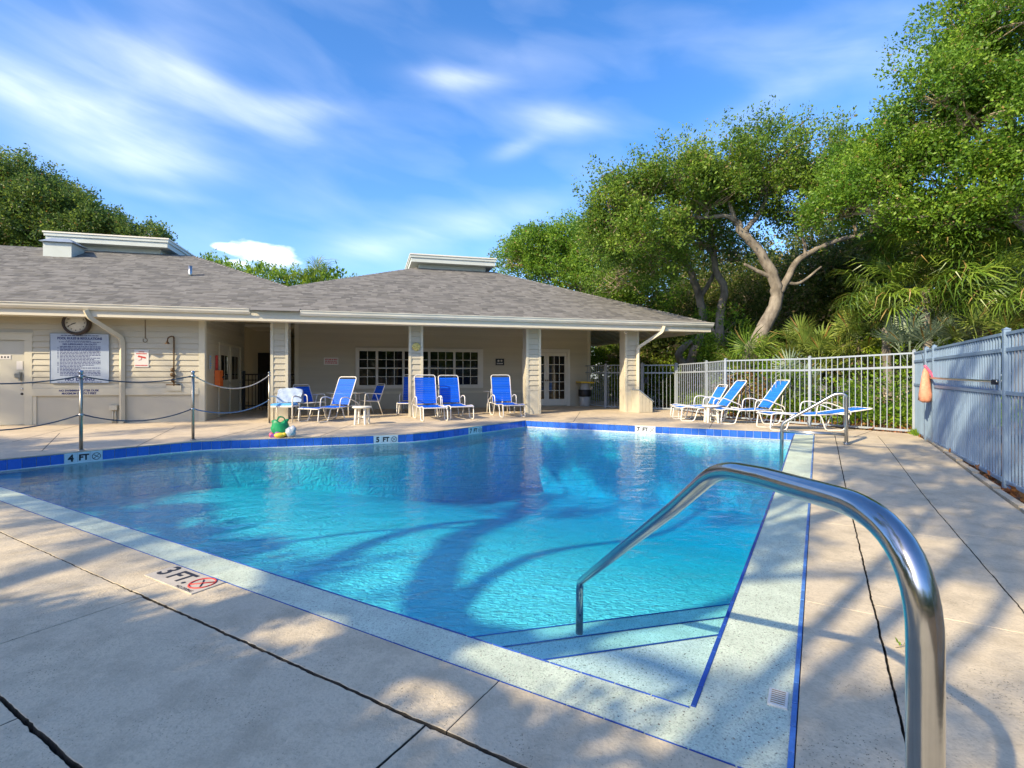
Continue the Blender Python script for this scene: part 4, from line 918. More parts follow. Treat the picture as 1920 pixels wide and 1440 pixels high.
def furniture():
    S = DECK_Z
    def place(front, facing, seat=1.2): return (front[0] - facing[0] * seat, front[1] - facing[1] * seat, S)
    n = lambda v: tuple(Vector(v).normalized())
    f = n((.36, -.93)); lounger(place((-1.92, 12.95), f, 1.15), f, 76, 'strap', 'blue strap lounger directly in front of the second column', seat=1.15)
    f = n((.38, -.92)); lounger(place((-1.30, 13.45), f, 1.15), f, 74, 'strap', 'blue strap lounger just right of the second column with legs beside its neighbour', seat=1.15)
    f = n((.30, -.95)); lounger(place((.06, 14.05), f, 1.15), f, 76, 'strap', 'blue strap lounger standing alone left of the third column', seat=1.15)
    f = n((.05, -1)); lounger(place((-3.03, 14.95), f, .9), f, 78, 'strap', 'shaded blue lounger half hidden behind the second column', seat=.9)
    f = n((-.38, -.92)); lounger(place((-4.99, 12.62), f, 1.1), f, 66, 'strap', 'blue strap lounger between the white draped chair and the round side table', seat=1.1)
    for near, foot, deg, lb, st, bk in (((13.62), 4.40, 60, 'short blue lounger nearest the fence gate, behind the small white table', 1.0, .64), ((12.95), 4.25, 52, 'blue lounger with tilted back, second from the fence gate', 1.15, .86),
                            ((12.20), 4.95, 54, 'blue lounger with the highest tilted back before the white picket fence', 1.15, .86), ((10.80), 5.45, 8, 'blue lounger laid nearly flat behind the far grab rail', 1.3, .86)):
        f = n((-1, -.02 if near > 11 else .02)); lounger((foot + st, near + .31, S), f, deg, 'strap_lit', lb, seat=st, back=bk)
    # arm chairs
    def chair(loc, facing, label, smat='strap'):
        root = empty('patio_chair', loc, math.atan2(facing[1], facing[0])); tag(root, label, 'chair', 'patio chairs on the porch')
        w = .27; h = .42
        MB().tube(bend([(.25, -w, h), (-.25, -w, h - .03), (-.25, w, h - .03), (.25, w, h), (.25, -w, h)], .05, 3), .013, 8).build('seat_frame', M['frame'], root)
        MB().tube(bend([(-.22, -w, h - .03), (-.42, -w + .01, .90), (-.42, w - .01, .90), (-.22, w, h - .03)], .07, 4), .013, 8).build('back_frame', M['frame'], root)
        for s in (-1, 1):
            MB().tube(bend([(.27, s * w * 1.08, 0), (.22, s * w * 1.08, .64), (-.14, s * w * 1.08, .62), (-.34, s * w, .60)], .08, 4), .013, 8).build('front_leg', M['frame'], root)
            MB().tube([(-.10, s * w * 1.08, .62), (-.32, s * w * 1.08, 0)], .013, 8).build('rear_leg', M['frame'], root)
        x = .21
        while x > -.22: link('strap', STRAP_M[smat], root, (x, 0, h - .012), (0, 0, 0), (1, .88, 1)); x -= .055
        t = .06
        while t < .46: link('strap', STRAP_M[smat], root, (-.22 - t * .385, 0, h - .03 + t * .93), (0, R(68), 0), (1, .84, 1)); t += .05
        return root
    chair((-4.25, 15.2, S), n((-.75, -.65)), 'blue patio chair in the shade facing left towards the round table')
    chair((-5.55, 14.2, S), n((.85, -.5)), 'blue patio chair half hidden behind the lounger, facing right')
    # white chair with draped towel
    root = empty('white_armchair', (-5.72, 12.95, S), math.atan2(-1, .08)); tag(root, 'white framed armchair with pale towel over its back, beside the stanchion', 'chair')
    w = .28; h = .42
    MB().bbox(.0, .30, -w, w, h - .045, h - .005, .01).box(-.25, 0, -w, w, h - .045, h - .008).build('seat', M['plastic'], root)
    MB().bbox(-.24, .27, -w + .03, w - .03, h - .004, h + .045, .02).build('cushion', M['float'], root)
    for s in (-1, 1):
        MB().tube(bend([(.29, s * w, 0), (.27, s * w, .62), (.10, s * w * 1.02, .65), (-.28, s * w, .60)], .06, 4), .019, 8).build('armrest', M['plastic'], root)
        MB().tube([(-.22, s * w, .44), (-.34, s * w, 0)], .017, 8).build('leg', M['plastic'], root)
    MB().tube(bend([(-.24, -w, h - .02), (-.38, -w, .80), (-.38, w, .80), (-.24, w, h - .02)], .08, 4), .018, 8).build('back_frame', M['plastic'], root)
    tw = MB(); nx, ny = 14, 10; vs = []
    for i in range(nx + 1):
        for k in range(ny + 1):
            s = i / nx; y = -w - .01 + (2 * w + .06) * k / ny; top = .855 + .01 * math.sin(k * 2.1)
            edge = abs(2 * k / ny - 1); top -= .06 * edge ** 4
            if s < .6: x = -.30 + .0 + .17 * 0 - (.6 - s) * -.0 - .09 * (s / .6) ; z = h + .06 + (top - h - .06) * (s / .6); x = -.22 - .15 * (s / .6) + .02
            else: x = -.37 - .05 * (s - .6) / .4 - .02; z = top - .38 * (s - .6) / .4
            x += .018 * math.sin(k * 1.7 + i * .8) + .012 * math.sin(i * 2.3)
            vs.append((x, y + .008 * math.sin(i * 1.3), z))
    tw.add(vs, [(i * (ny + 1) + k, i * (ny + 1) + k + 1, (i + 1) * (ny + 1) + k + 1, (i + 1) * (ny + 1) + k) for i in range(nx) for k in range(ny)], True)
    t = tw.build('towel', M['screen'], loc=root.location, rot=root.rotation_euler); tag(t, 'crumpled pale towel draped over the back of the white armchair', 'towel')
    # side tables
    for loc, lb in (((-3.57, 12.25, S), 'small round white plastic table right of the left lounger'), ((4.93, 12.72, S), 'small white plastic table among the loungers by the fence')):
        r = tag(empty('side_table', loc, .3), lb, 'side table', 'white plastic side tables')
        MB().lathe([(0, .385), (.20, .385), (.225, .395), (.225, .42), (.21, .43), (0, .43)], n=28).build('tabletop', M['plastic'], r)
        for k in range(4):
            a = k * math.pi / 2 + .4; c, s = math.cos(a), math.sin(a)
            MB().tube([(.15 * c, .15 * s, .39), (.175 * c, .175 * s, 0)], [.038, .03], 6, smooth=False).build('leg', M['plastic'], r)
        MB().tube([(.15 * math.cos(.4), .15 * math.sin(.4), .17), (-.15 * math.cos(.4), -.15 * math.sin(.4), .17)], .02, 6).tube([(-.15 * math.sin(.4), .15 * math.cos(.4), .172), (.15 * math.sin(.4), -.15 * math.cos(.4), .172)], .02, 6).build('cross_brace', M['plastic'], r)
    for loc, lb, dia in (((-4.85, 15.0, S), 'round white patio table behind the left lounger in the shade', 1.06), ((-.46, 16.2, S), 'round white patio table behind the lounger near the third column', .90)):
        r = tag(empty('patio_table', loc, .2), lb, 'table', 'round patio tables on the porch')
        MB().lathe([(0, .635), (dia / 2 - .02, .635), (dia / 2, .645), (dia / 2, .66), (0, .665)], n=36).build('tabletop', M['plastic'], r)
        for k in range(4):
            a = k * math.pi / 2 + .3; MB().tube([(dia * .36 * math.cos(a), dia * .36 * math.sin(a), .64), (dia * .40 * math.cos(a), dia * .40 * math.sin(a), 0)], .016, 8).build('leg', M['frame'], r)
    # bin
    r = tag(empty('trash_bin', BL(6.42, 3.02, S), BROT), 'grey trash bin with black bag and yellow tray lid in the porch corner', 'trash bin')
    MB().lathe([(0, 0), (.19, 0), (.20, .04), (.215, .42), (0, .42)], n=24).build('barrel', M['grey'], r); MB().lathe([(.218, .36), (.232, .38), (.235, .60), (.215, .62), (.2, .62)], n=24).build('bin_liner', M['iron'], r)
    MB().lathe([(.2, .60), (.185, .62), (.165, .86), (0, .86)], n=24).build('hopper', M['grey'], r); MB().bbox(-.29, .29, -.22, .22, .862, .915, .012).build('lid', M['yellow'], r, rot=(0, R(2), 0))
    # toys and bag on the pool edge
    P = onz(528, 820, S)
    b = MB(); vs = []; N = 18; prof = [(.0, 0), (.15, .0), (.17, .05), (.16, .16), (.135, .24), (.15, .29), (.11, .30), (.0, .24)]
    rr = random.Random(4)
    for r_, z in prof:
        for k in range(N):
            a = 2 * math.pi * k / N; d = 1 + .16 * math.sin(3 * a + z * 22) + .07 * rr.uniform(-1, 1); vs.append((r_ * d * math.cos(a), r_ * .7 * d * math.sin(a), z * (1 + .12 * math.sin(2 * a + 1))))
    b.add(vs, [(i * N + k, i * N + (k + 1) % N, (i + 1) * N + (k + 1) % N, (i + 1) * N + k) for i in range(len(prof) - 1) for k in range(N)], True)
    root = tag(empty('toy_bag', (P.x - .07, P.y + .12, S), .5), 'crumpled green bag of pool toys on the edge above the tiles', 'bag')
    b.build('bag_body', M['green'], root)
    for s in (-1, 1): MB().tube(spline([(-.08, s * .05, .27), (-.03, s * .09, .37), (.05, s * .08, .36), (.09, s * .04, .26)], 5), .009, 6).build('handle', M['green'], root)
    o = MB().ball((0, 0, .045), (.10, .055, .05), 12, 8, .05).ball((.08, .0, .06), (.05, .04, .035), 10, 6).build('toy_duck', M['yellow'], loc=(P.x - .01, P.y - .06, S), rot=(0, 0, .3)); tag(o, 'yellow plastic toy lying in front of the green bag', 'toy')
    o = MB().ball((0, 0, .045), (.05, .045, .05), 10, 7).ball((.03, .01, .02), (.06, .05, .025), 10, 6).build('toy_cup', M['pink'], loc=(P.x - .19, P.y + .0, S)); tag(o, 'pink plastic toy at the left foot of the green bag', 'toy')
    o = MB().bbox(-.09, .09, -.03, .03, .0, .07, .02).ball((.03, 0, .08), (.05, .03, .03)).build('toy_boat', M['purple'], loc=(P.x - .10, P.y - .02, S), rot=(0, 0, .2)); tag(o, 'purple plastic toy against the green bag', 'toy')
    o = MB().ball((0, 0, .09), (.10, .08, .10), 14, 10, .14).ball((.05, -.01, .14), (.06, .05, .08), 10, 8, .16).build('plastic_bag', M['bagwhite'], loc=(P.x + .16, P.y + .02, S)); tag(o, 'white crumpled plastic bag right of the green bag', 'bag')
    Q = onz(508, 834, -.05)
    o = MB().bbox(-.30, .30, -.09, .09, -.03, .022, .015).build('kickboard', M['float'], loc=(Q.x, Q.y, -.05), rot=(0, 0, math.atan2(.4, 1.25))); tag(o, 'pale blue kickboard floating against the tiles below the toy bag', 'kickboard')
furniture()

# ------------------------------------------------------------------ fences
def fence_run(root, A_, B_, zb0, zb1, zt0, zt1, m, sp=.115, rails=(.0, .17, .97), pr=.0072, posts=(True, True), post_r=.028, pic=None):
    A_, B_ = Vector((A_[0], A_[1], 0)), Vector((B_[0], B_[1], 0)); L = (B_ - A_).length; d = (B_ - A_) / L; rz = math.atan2(d.y, d.x); n = int(L / sp)
    pk = MB().box(-pr, pr, -pr, pr, 0, 1).mesh('picket', m)
    for k in range(1, n):
        t = k / n; p = A_.lerp(B_, t); zb = zb0 + (zb1 - zb0) * t; zt = zt0 + (zt1 - zt0) * t
        link('picket', pk, root, (p.x, p.y, zb + .05), (0, 0, rz), (1, 1, zt - zb - .055))
    nr = Vector((-d.y, d.x, 0))
    for fr in rails:
        q = []
        for t in (0, 1):
            zb = zb0 + (zb1 - zb0) * t; zt = zt0 + (zt1 - zt0) * t; z = zt - fr * (zt - zb) if fr < .9 else zb + .07
            q.append(A_.lerp(B_, t) + Vector((0, 0, z)))
        w, h = pr + .006, (.022 if fr else .017)
        mb = MB(); vs = []
        for P in q:
            for sx, sz in ((-1, -1), (1, -1), (1, 1), (-1, 1)): vs.append(P + nr * w * sx + Vector((0, 0, h * sz)))
        mb.add(vs, [(0, 1, 2, 3), (7, 6, 5, 4), (0, 4, 5, 1), (1, 5, 6, 2), (2, 6, 7, 3), (3, 7, 4, 0)]); mb.build('rail', m, root)
    for t, on in zip((0, 1), posts):
        if on:
            p = A_.lerp(B_, t); zb = zb0 + (zb1 - zb0) * t; zt = zt0 + (zt1 - zt0) * t
            po = MB().box(-post_r, post_r, -post_r, post_r, 0, zt - zb + .05).build('post', m, root, loc=(p.x, p.y, zb), rot=(0, 0, rz))
            MB().add([(-post_r - .006, -post_r - .006, 0), (post_r + .006, -post_r - .006, 0), (post_r + .006, post_r + .006, 0), (-post_r - .006, post_r + .006, 0), (0, 0, .025)], [(3, 2, 1, 0), (0, 1, 4), (1, 2, 4), (2, 3, 4), (3, 0, 4)]).build('post_cap', m, po, loc=(0, 0, zt - zb + .05))
def fences():
    F1, F2, F2b, F3, F4, F5, F6 = (6.90, 11.92), (5.73, 13.8), (5.74, 15.2), (5.42, 17.0), (4.37, 17.25), (3.32, 18.2), (2.78, 19.4)
    zb = DECK_Z - .02; zt = 1.67
    f = tag(empty('picket_fence'), 'pale grey metal picket fence behind the sun loungers on the right', 'fence')
    fence_run(f, FC, F1, zb, zb, 1.74, zt, M['fence'], posts=(True, True)); fence_run(f, F1, F2, zb, zb, zt, zt, M['fence'], posts=(False, True))
    fence_run(f, F2, F2b, zb, zb, zt, zt - .02, M['fence'], posts=(False, True)); fence_run(f, F2b, F3, zb, zb, zt - .02, 1.62, M['fence'], posts=(False, True), post_r=.04)
    g = tag(empty('picket_gate'), 'pale grey picket gate standing before the bright hedge right of the last column', 'gate')
    fence_run(g, (F3[0] - .06, F3[1] + .015), (F4[0] + .06, F4[1] - .015), zb, zb, 1.61, 1.61, M['fence'], sp=.11, posts=(False, False))
    MB().box(-.03, .03, -.04, .04, -.1, .1).build('latch', M['iron'], g, loc=(F4[0] + .1, F4[1] - .06, 1.1))
    f = tag(empty('picket_fence'), 'grey picket fence closing the porch between the trash bin and the last column', 'fence')
    fence_run(f, F4, F5, zb, zb, 1.62, 1.62, M['fence'], posts=(True, True), post_r=.04); fence_run(f, F5, F6, zb, zb, 1.62, 1.62, M['fence'], posts=(False, False))
    # right-hand fence with gate
    d = -FR
    def p(s): q = FC + d * s; return (q.x, q.y)
    def zbase(s): return .10 - .10 * min(1, s / 5.0)
    def ztop(s): return 1.74 + .05 * min(1, s / 5.5)
    kw = dict(m=M['fence_blue'], sp=.098, rails=(.0, .105, .385, .97), pr=.0095, post_r=.032)
    f = tag(empty('picket_fence'), 'blue grey picket fence running towards the camera on the right side', 'fence')
    fence_run(f, p(5.0), p(7.0), zbase(5), zbase(7), ztop(5), ztop(7), posts=(True, True), **kw); fence_run(f, p(7.0), p(9.4), 0, 0, ztop(7), ztop(9.4), posts=(False, True), **kw)
    fence_run(f, p(9.4), p(13), 0, 0, ztop(7), ztop(9.4), posts=(False, True), **kw)
    fence_run(f, p(.0), p(1.05), zbase(0), zbase(1.05), ztop(0), ztop(1), posts=(False, True), **kw)
    pn = MB(); q0, q1 = Vector((*p(.03), 0)), Vector((*p(1.02), 0)); nr = Vector((FR.y, -FR.x, 0)) * .02
    pn.quad(q0 + nr + Vector((0, 0, .16)), q1 + nr + Vector((0, 0, .14)), q1 + nr + Vector((0, 0, 1.58)), q0 + nr + Vector((0, 0, 1.56)))
    nr2 = nr * .8; pn.quad(q1 + nr2 + Vector((0, 0, .14)), q0 + nr2 + Vector((0, 0, .16)), q0 + nr2 + Vector((0, 0, 1.56)), q1 + nr2 + Vector((0, 0, 1.58)))
    pn.build('sheet_panel', M['fence'], f)
    g = tag(empty('picket_gate'), 'blue grey picket gate with steel push bar beside the hanging bag', 'gate')
    fence_run(g, p(1.62), p(4.88), zbase(1.6), zbase(4.9), ztop(1.6), ztop(4.9), posts=(True, False), **kw)
    fence_run(g, p(1.10), p(1.60), zbase(1.1), zbase(1.6), ztop(1.1), ztop(1.6), posts=(False, False), **kw)
    pn = MB(); q0, q1 = Vector((*p(1.1), 0)), Vector((*p(1.6), 0)); pn.quad(q0 + nr + Vector((0, 0, .12)), q1 + nr + Vector((0, 0, .11)), q1 + nr + Vector((0, 0, 1.58)), q0 + nr + Vector((0, 0, 1.58))); pn.build('sheet_panel', M['fence'], g)
    inw = Vector((-FR.y, FR.x, 0))
    def b(s, z, o=.06): q = p(s); return Vector((q[0], q[1], z)) + inw * o
    MB().tube(bend([b(1.55, 1.25, .03), b(1.62, 1.25), b(4.75, 1.23), b(4.82, 1.23, .03)], .03, 3), .016, 10).build('push_bar', M['steel'], g)
    MB().bbox(-.018, .018, -.040, .022, -.040, .022).build('bar_end', M['black'], g, loc=b(4.78, 1.23, .05))
    # hanging bag
    P = b(1.62, 1.07, .12)
    root = tag(empty('hanging_bag', P), 'peach mesh bag with red strap hanging from the right hand gate post', 'bag')
    vs = []; N = 14; prof = [(.015, .36), (.035, .30), (.065, .18), (.095, .02), (.115, -.12), (.105, -.21), (.05, -.25), (.01, -.25)]
    for r_, z in prof:
        for k in range(N):
            a = 2 * math.pi * k / N; dd = 1 + .13 * math.sin(2 * a + z * 9) + .09 * math.sin(5 * a - z * 17) + .05 * math.sin(9 * a + z * 31); vs.append((r_ * dd * math.cos(a), r_ * .75 * dd * math.sin(a), z))
    MB().add(vs, [(i * N + k, (i + 1) * N + k, (i + 1) * N + (k + 1) % N, i * N + (k + 1) % N) for i in range(len(prof) - 1) for k in range(N)], True).build('bag_body', M['peach'], root)
    MB().tube(spline([(-.02, 0, .40), (.06, -.05, .25), (.14, -.07, .02), (.17, -.06, -.12)], 5), [.022] * 16, 6).build('strap', M['pink'], root)
    MB().ball((.17, -.05, -.14), (.055, .05, .10), 10, 8, .1).build('toy', M['pink'], root)
    MB().tube(spline([(-.02, 0, .38), (-.03, .03, .55), (-.01, .10, .66)], 5), .007, 6).build('cord', M['rope_dark'], root)
fences()

# ------------------------------------------------------------------ vegetation
def leaf_mesh(name, pts, axes, per, spread, size, rs, m, length=.35, aspect=.5, up=0.0):
    """pts, axes: sprig bases and directions; leaf-sized quads strewn along each sprig"""
    n = len(pts)
    if n == 0: return MB().mesh(name, m)
    P = np.repeat(np.asarray(pts, np.float32), per, 0); A = np.repeat(np.asarray(axes, np.float32), per, 0); K = n * per
    t = rs.random((K, 1)).astype(np.float32); P = P + A * t * length + np.clip(rs.normal(0, 1, (K, 3)), -1.9, 1.9).astype(np.float32) * spread * (1.05 - .6 * t)
    d = A * .7 + rs.normal(0, .75, (K, 3)).astype(np.float32); d[:, 2] += up; d /= np.linalg.norm(d, axis=1, keepdims=True) + 1e-6
    r = rs.normal(0, 1, (K, 3)).astype(np.float32); r[:, 2] *= .55; s = np.cross(d, r); s /= np.linalg.norm(s, axis=1, keepdims=True) + 1e-6
    Lf = size * (.5 + 1.0 * rs.random((K, 1)).astype(np.float32) ** 1.4); W = Lf * aspect * .5
    V = np.empty((K, 4, 3), np.float32)
    V[:, 0] = P; V[:, 1] = P + d * Lf * .5 + s * W; V[:, 2] = P + d * Lf; V[:, 3] = P + d * Lf * .5 - s * W
    me = bpy.data.meshes.new(name); me.vertices.add(K * 4); me.loops.add(K * 4); me.polygons.add(K)
    me.vertices.foreach_set('co', V.reshape(-1)); me.loops.foreach_set('vertex_index', np.arange(K * 4, dtype=np.int32))
    me.polygons.foreach_set('loop_start', np.arange(0, K * 4, 4, dtype=np.int32)); me.materials.append(m); me.update(calc_edges=True); return me
def lobe_sprigs(C, Rr, n, rs, gap=.0, inner=.55, flat=1.0):
    v = rs.normal(0, 1, (n, 3)); v /= np.linalg.norm(v, axis=1, keepdims=True)
    keep = (v[:, 2] > -.25) | (rs.random(n) < .55); v = v[keep]
    r = inner + (1 - inner) * rs.random((len(v), 1)) ** .7; r *= 1 + .20 * np.clip(rs.normal(0, 1, (len(v), 1)), -2, 1.5) + .22 * np.array([[mnoise.noise(Vector(x) * 2.2 + Vector(C) * 3)] for x in v])
    p = np.asarray(C) + v * r * np.asarray(Rr); a = v + np.array([0, 0, .45]) + rs.normal(0, .45, v.shape); a /= np.linalg.norm(a, axis=1, keepdims=True)
    if gap is not None:
        k = np.array([mnoise.noise(Vector(x) * 1.15) + .5 * mnoise.noise(Vector(x) * 2.6) > gap for x in p]); p, a = p[k], a[k]
    return p, a
def PXL(px, py, Y, rx, ry, dep=None):
    c = at(px, py, Y); return (c, (rx * Y / FPX, dep if dep else (rx * Y / FPX * 1.0 + .3), ry * Y / FPX))
def limb(mb, pts, r0, r1, n=9, k=5, rs=rnd):
    p = spline(pts, k); m = len(p); out = []
    for i, q in enumerate(p):
        j = .10 * r0; out.append(q + Vector((rs.uniform(-j, j), rs.uniform(-j, j), rs.uniform(-j, j))))
    mb.tube(out, [r0 + (r1 - r0) * (i / (m - 1)) ** .8 for i in range(m)], n); return out
def tree(name, label, cat, lobes, limbs, m, size, dens, seed, per=18, gap=-.12, twigs=7, group=None, length=.42, spread=.13, inner=.55, twig_m=None, bark=None, extra=None):
    rs = np.random.default_rng(seed); r2 = random.Random(seed)
    base = limbs[0][0][0] if limbs else (lobes[0][0].x, lobes[0][0].y, 0)
    root = tag(empty(name), label, cat, group)
    tb = MB(); ends = []
    for pts, a, b in limbs: ends += limb(tb, pts, a, b, rs=r2)[2:]
    PP, AA = [], []; tw = MB()
    for C, Rr in lobes:
        area = math.pi * Rr[0] * Rr[2]; p, a = lobe_sprigs(C, Rr, int(area * dens) + 6, rs, gap, inner); PP.append(p); AA.append(a)
        if ends and twigs:
            src = min(ends, key=lambda e: (e - C).length)
            mid = src.lerp(C, .55) + Vector((r2.uniform(-.3, .3), r2.uniform(-.3, .3), r2.uniform(-.1, .35)))
            cc = C - Vector((0, 0, Rr[2] * .35)); main = limb(tw, [src, mid, cc], .055 + .010 * Rr[0], .028, 6, 4, r2)
            for k in range(twigs):
                if not len(p): break
                q = Vector(p[r2.randrange(len(p))]); st = main[r2.randrange(len(main) // 2, len(main))]
                limb(tw, [st, st.lerp(q, .5) + Vector((r2.uniform(-.25, .25), r2.uniform(-.25, .25), r2.uniform(-.15, .25))), q], .022, .007, 4, 3, r2)
    if extra:
        for C, Rr, n in extra: p, a = lobe_sprigs(C, Rr, n, rs, None, .2); PP.append(p); AA.append(a)
    if tb.v: tb.build('trunk', bark or M['bark'], root)
    if tw.v: tw.build('branches', M['twig'], root)
    P = np.concatenate(PP); A = np.concatenate(AA)
    link('crown', leaf_mesh('crown', P, A, per, spread, size, rs, m, length), root)
    return root

def vegetation():
    T = M
    # --- the big oak beyond the fence
    Y = 16.0
    a = lambda px, py, y=Y: at(px, py, y)
    L = [PXL(1150, 405, Y, 42, 55), PXL(1195, 370, Y, 55, 34), PXL(1270, 345, Y, 70, 38), PXL(1350, 322, Y, 70, 40), PXL(1440, 305, Y, 80, 42), PXL(1525, 312, Y, 62, 40), PXL(1590, 345, Y, 50, 38), PXL(1200, 448, Y, 70, 46),
         PXL(1310, 385, Y + .5, 85, 36), PXL(1420, 362, Y + .3, 95, 40), PXL(1530, 375, Y, 70, 44), PXL(1140, 450, Y + .5, 34, 44), PXL(1235, 488, Y + 1, 50, 28)]
    ex = [(at(px, py, Y), (.25, .25, .35), 9) for px, py in ((1180, 300), (1245, 285), (1298, 262), (1345, 250), (1405, 235), (1440, 228), (1455, 240), (1520, 235), (1535, 248), (1580, 240), (1590, 255), (1120, 330), (1100, 370), (1395, 250), (1480, 240))]
    limbs = [([a(1402, 705), a(1412, 655), a(1440, 600), a(1456, 560), a(1450, 520), a(1428, 478), a(1395, 440), a(1380, 415)], .27, .105),
             ([a(1456, 560), a(1472, 530), a(1495, 490), a(1530, 468), a(1580, 448), a(1620, 440)], .13, .055),
             ([a(1390, 440), a(1408, 420), a(1432, 385), a(1438, 355)], .10, .045), ([a(1382, 418), a(1362, 405), a(1310, 408), a(1245, 402), a(1200, 395)], .085, .03),
             ([a(1450, 522), a(1425, 510), a(1395, 495)], .09, .04), ([a(1510, 478), a(1508, 455), a(1500, 440)], .06, .03), ([a(1470, 530), a(1500, 530), a(1540, 500)], .07, .03), ([a(1378, 415), a(1366, 380), a(1340, 340)], .09, .03)]
    tree('oak_tree', 'leaning live oak with forked pale trunk and wide crown beyond the picket fence', 'tree', L, limbs, M['oak'], .088, 430, 11, per=24, twigs=44, extra=ex, gap=.0)
    # --- two slimmer oaks behind it
    Y = 18.6
    tree('oak_tree', 'slim upright oak trunk just left of the leaning live oak', 'tree', [PXL(1310, 450, Y, 70, 40), PXL(1370, 480, Y + 1, 50, 35), PXL(1340, 430, Y, 70, 40)],
         [([a(1356, 700, Y), a(1350, 650, Y), a(1352, 580, Y), a(1358, 540, Y), a(1342, 505, Y), a(1336, 450, Y), a(1325, 415, Y)], .19, .08), ([a(1338, 480, Y), a(1318, 455, Y), a(1290, 440, Y)], .09, .04)], M['oak'], .09, 130, 12, twigs=50)
    Y = 19.6
    tree('oak_tree', 'crooked oak with twin stems at the corner of the pool house roof', 'tree', [PXL(1220, 500, Y, 70, 35), PXL(1160, 530, Y + 1, 60, 35), PXL(1270, 470, Y, 60, 35)],
         [([a(1285, 712, Y), a(1298, 670, Y), a(1318, 610, Y), a(1312, 560, Y), a(1296, 515, Y), a(1278, 490, Y), a(1230, 478, Y)], .22, .09), ([a(1290, 690, Y), a(1272, 665, Y), a(1290, 645, Y), a(1300, 640, Y)], .16, .10), ([a(1310, 560, Y), a(1330, 530, Y), a(1345, 500, Y)], .12, .05)], M['oak'], .09, 130, 13, twigs=50)
    # --- dark mass behind the roof on the right
    Y = 25
    tree('evergreen_oak', 'broad wind shaped oak rising behind the right end of the roof', 'tree', [PXL(965, 492, Y, 36, 22), PXL(1010, 472, Y, 55, 34), PXL(1075, 462, Y, 62, 36), PXL(1140, 480, Y - 1, 65, 50), PXL(1050, 510, Y, 85, 26), PXL(1120, 540, Y - 1, 80, 34), PXL(1200, 560, Y - 2, 60, 36)],
         [([a(1165, 690, Y), a(1150, 620, Y), a(1120, 560, Y), a(1060, 520, Y)], .3, .08), ([a(1150, 620, Y), a(1180, 570, Y), a(1230, 540, Y)], .2, .06), ([a(1120, 560, Y), a(1090, 545, Y), a(1020, 520, Y)], .12, .05)], M['oak_bright'], .115, 250, 14, per=24, gap=-.04, twigs=40, length=.5, spread=.17)
    # --- the near tree at the upper right
    Y = 11
    L = [PXL(1810, 50, Y, 60, 60), PXL(1890, 120, Y, 90, 110), PXL(1760, 175, Y, 50, 55), PXL(1715, 245, Y + .5, 45, 45), PXL(1840, 230, Y, 105, 85), PXL(1690, 320, Y + 1, 80, 45), PXL(1620, 372, Y + 1.5, 65, 40), PXL(1760, 345, Y + 1, 95, 55), PXL(1890, 330, Y + .3, 100, 75), PXL(1940, 30, Y - 1, 80, 80), PXL(1980, 220, Y - 1, 80, 120), PXL(1580, 395, Y + 2, 60, 34), PXL(1600, 330, Y + 2, 50, 40), PXL(1650, 295, Y + 1.5, 45, 34), PXL(1640, 415, Y + 1.5, 60, 26), PXL(1780, 415, Y + 1, 90, 34), PXL(1900, 430, Y + .8, 80, 40), PXL(1860, 20, Y - .5, 60, 60)]
    ex = [(at(px, py, Y), (.16, .2, .13), 7) for px, py in ((1770, 20), (1755, 55), (1745, 90), (1700, 95), (1690, 118), (1730, 75), (1680, 150), (1690, 190), (1670, 205), (1700, 170), (1775, 5), (1765, 130), (1655, 235), (1670, 245), (1740, 130))]
    limbs = [([a(1990, 760, Y), a(1985, 600, Y), a(1960, 480, Y), a(1900, 400, Y), a(1840, 330, Y), a(1800, 240, Y)], .20, .05), ([a(1900, 440, Y + .3), a(1840, 425, Y + .5), a(1790, 418, Y + .7)], .05, .03), ([a(1740, 405, Y + .6), a(1690, 410, Y + .8), a(1650, 398, Y + 1)], .04, .02), ([a(1900, 400, Y), a(1900, 300, Y), a(1880, 150, Y), a(1860, 40, Y)], .13, .04), ([a(1985, 600, Y), a(2000, 300, Y - 1), a(1960, 60, Y - 1)], .16, .06)]
    tree('oak_tree', 'tall leafy oak filling the upper right corner above the palms', 'tree', L, limbs, M['oak_bright'], .072, 520, 15, per=24, twigs=24, extra=ex, gap=-.02, length=.36, spread=.11)
    # --- left tree behind the roof
    Y = 27
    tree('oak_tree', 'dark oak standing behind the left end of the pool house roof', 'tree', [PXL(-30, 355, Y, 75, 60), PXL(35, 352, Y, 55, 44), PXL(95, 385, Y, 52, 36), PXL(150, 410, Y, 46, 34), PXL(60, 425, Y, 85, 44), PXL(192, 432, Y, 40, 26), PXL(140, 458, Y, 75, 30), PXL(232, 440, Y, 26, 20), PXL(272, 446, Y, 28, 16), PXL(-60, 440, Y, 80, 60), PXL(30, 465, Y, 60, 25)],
         [([a(-20, 700, Y), a(-10, 560, Y), a(10, 460, Y), a(60, 420, Y), a(120, 400, Y)], .5, .12), ([a(-5, 520, Y), a(60, 465, Y), a(140, 440, Y), a(220, 430, Y), a(270, 440, Y)], .22, .06), ([a(10, 460, Y), a(-10, 380, Y), a(10, 320, Y)], .2, .06)], M['blue_leaf'], .125, 260, 16, per=24, gap=-.02, twigs=40, length=.55, spread=.18)
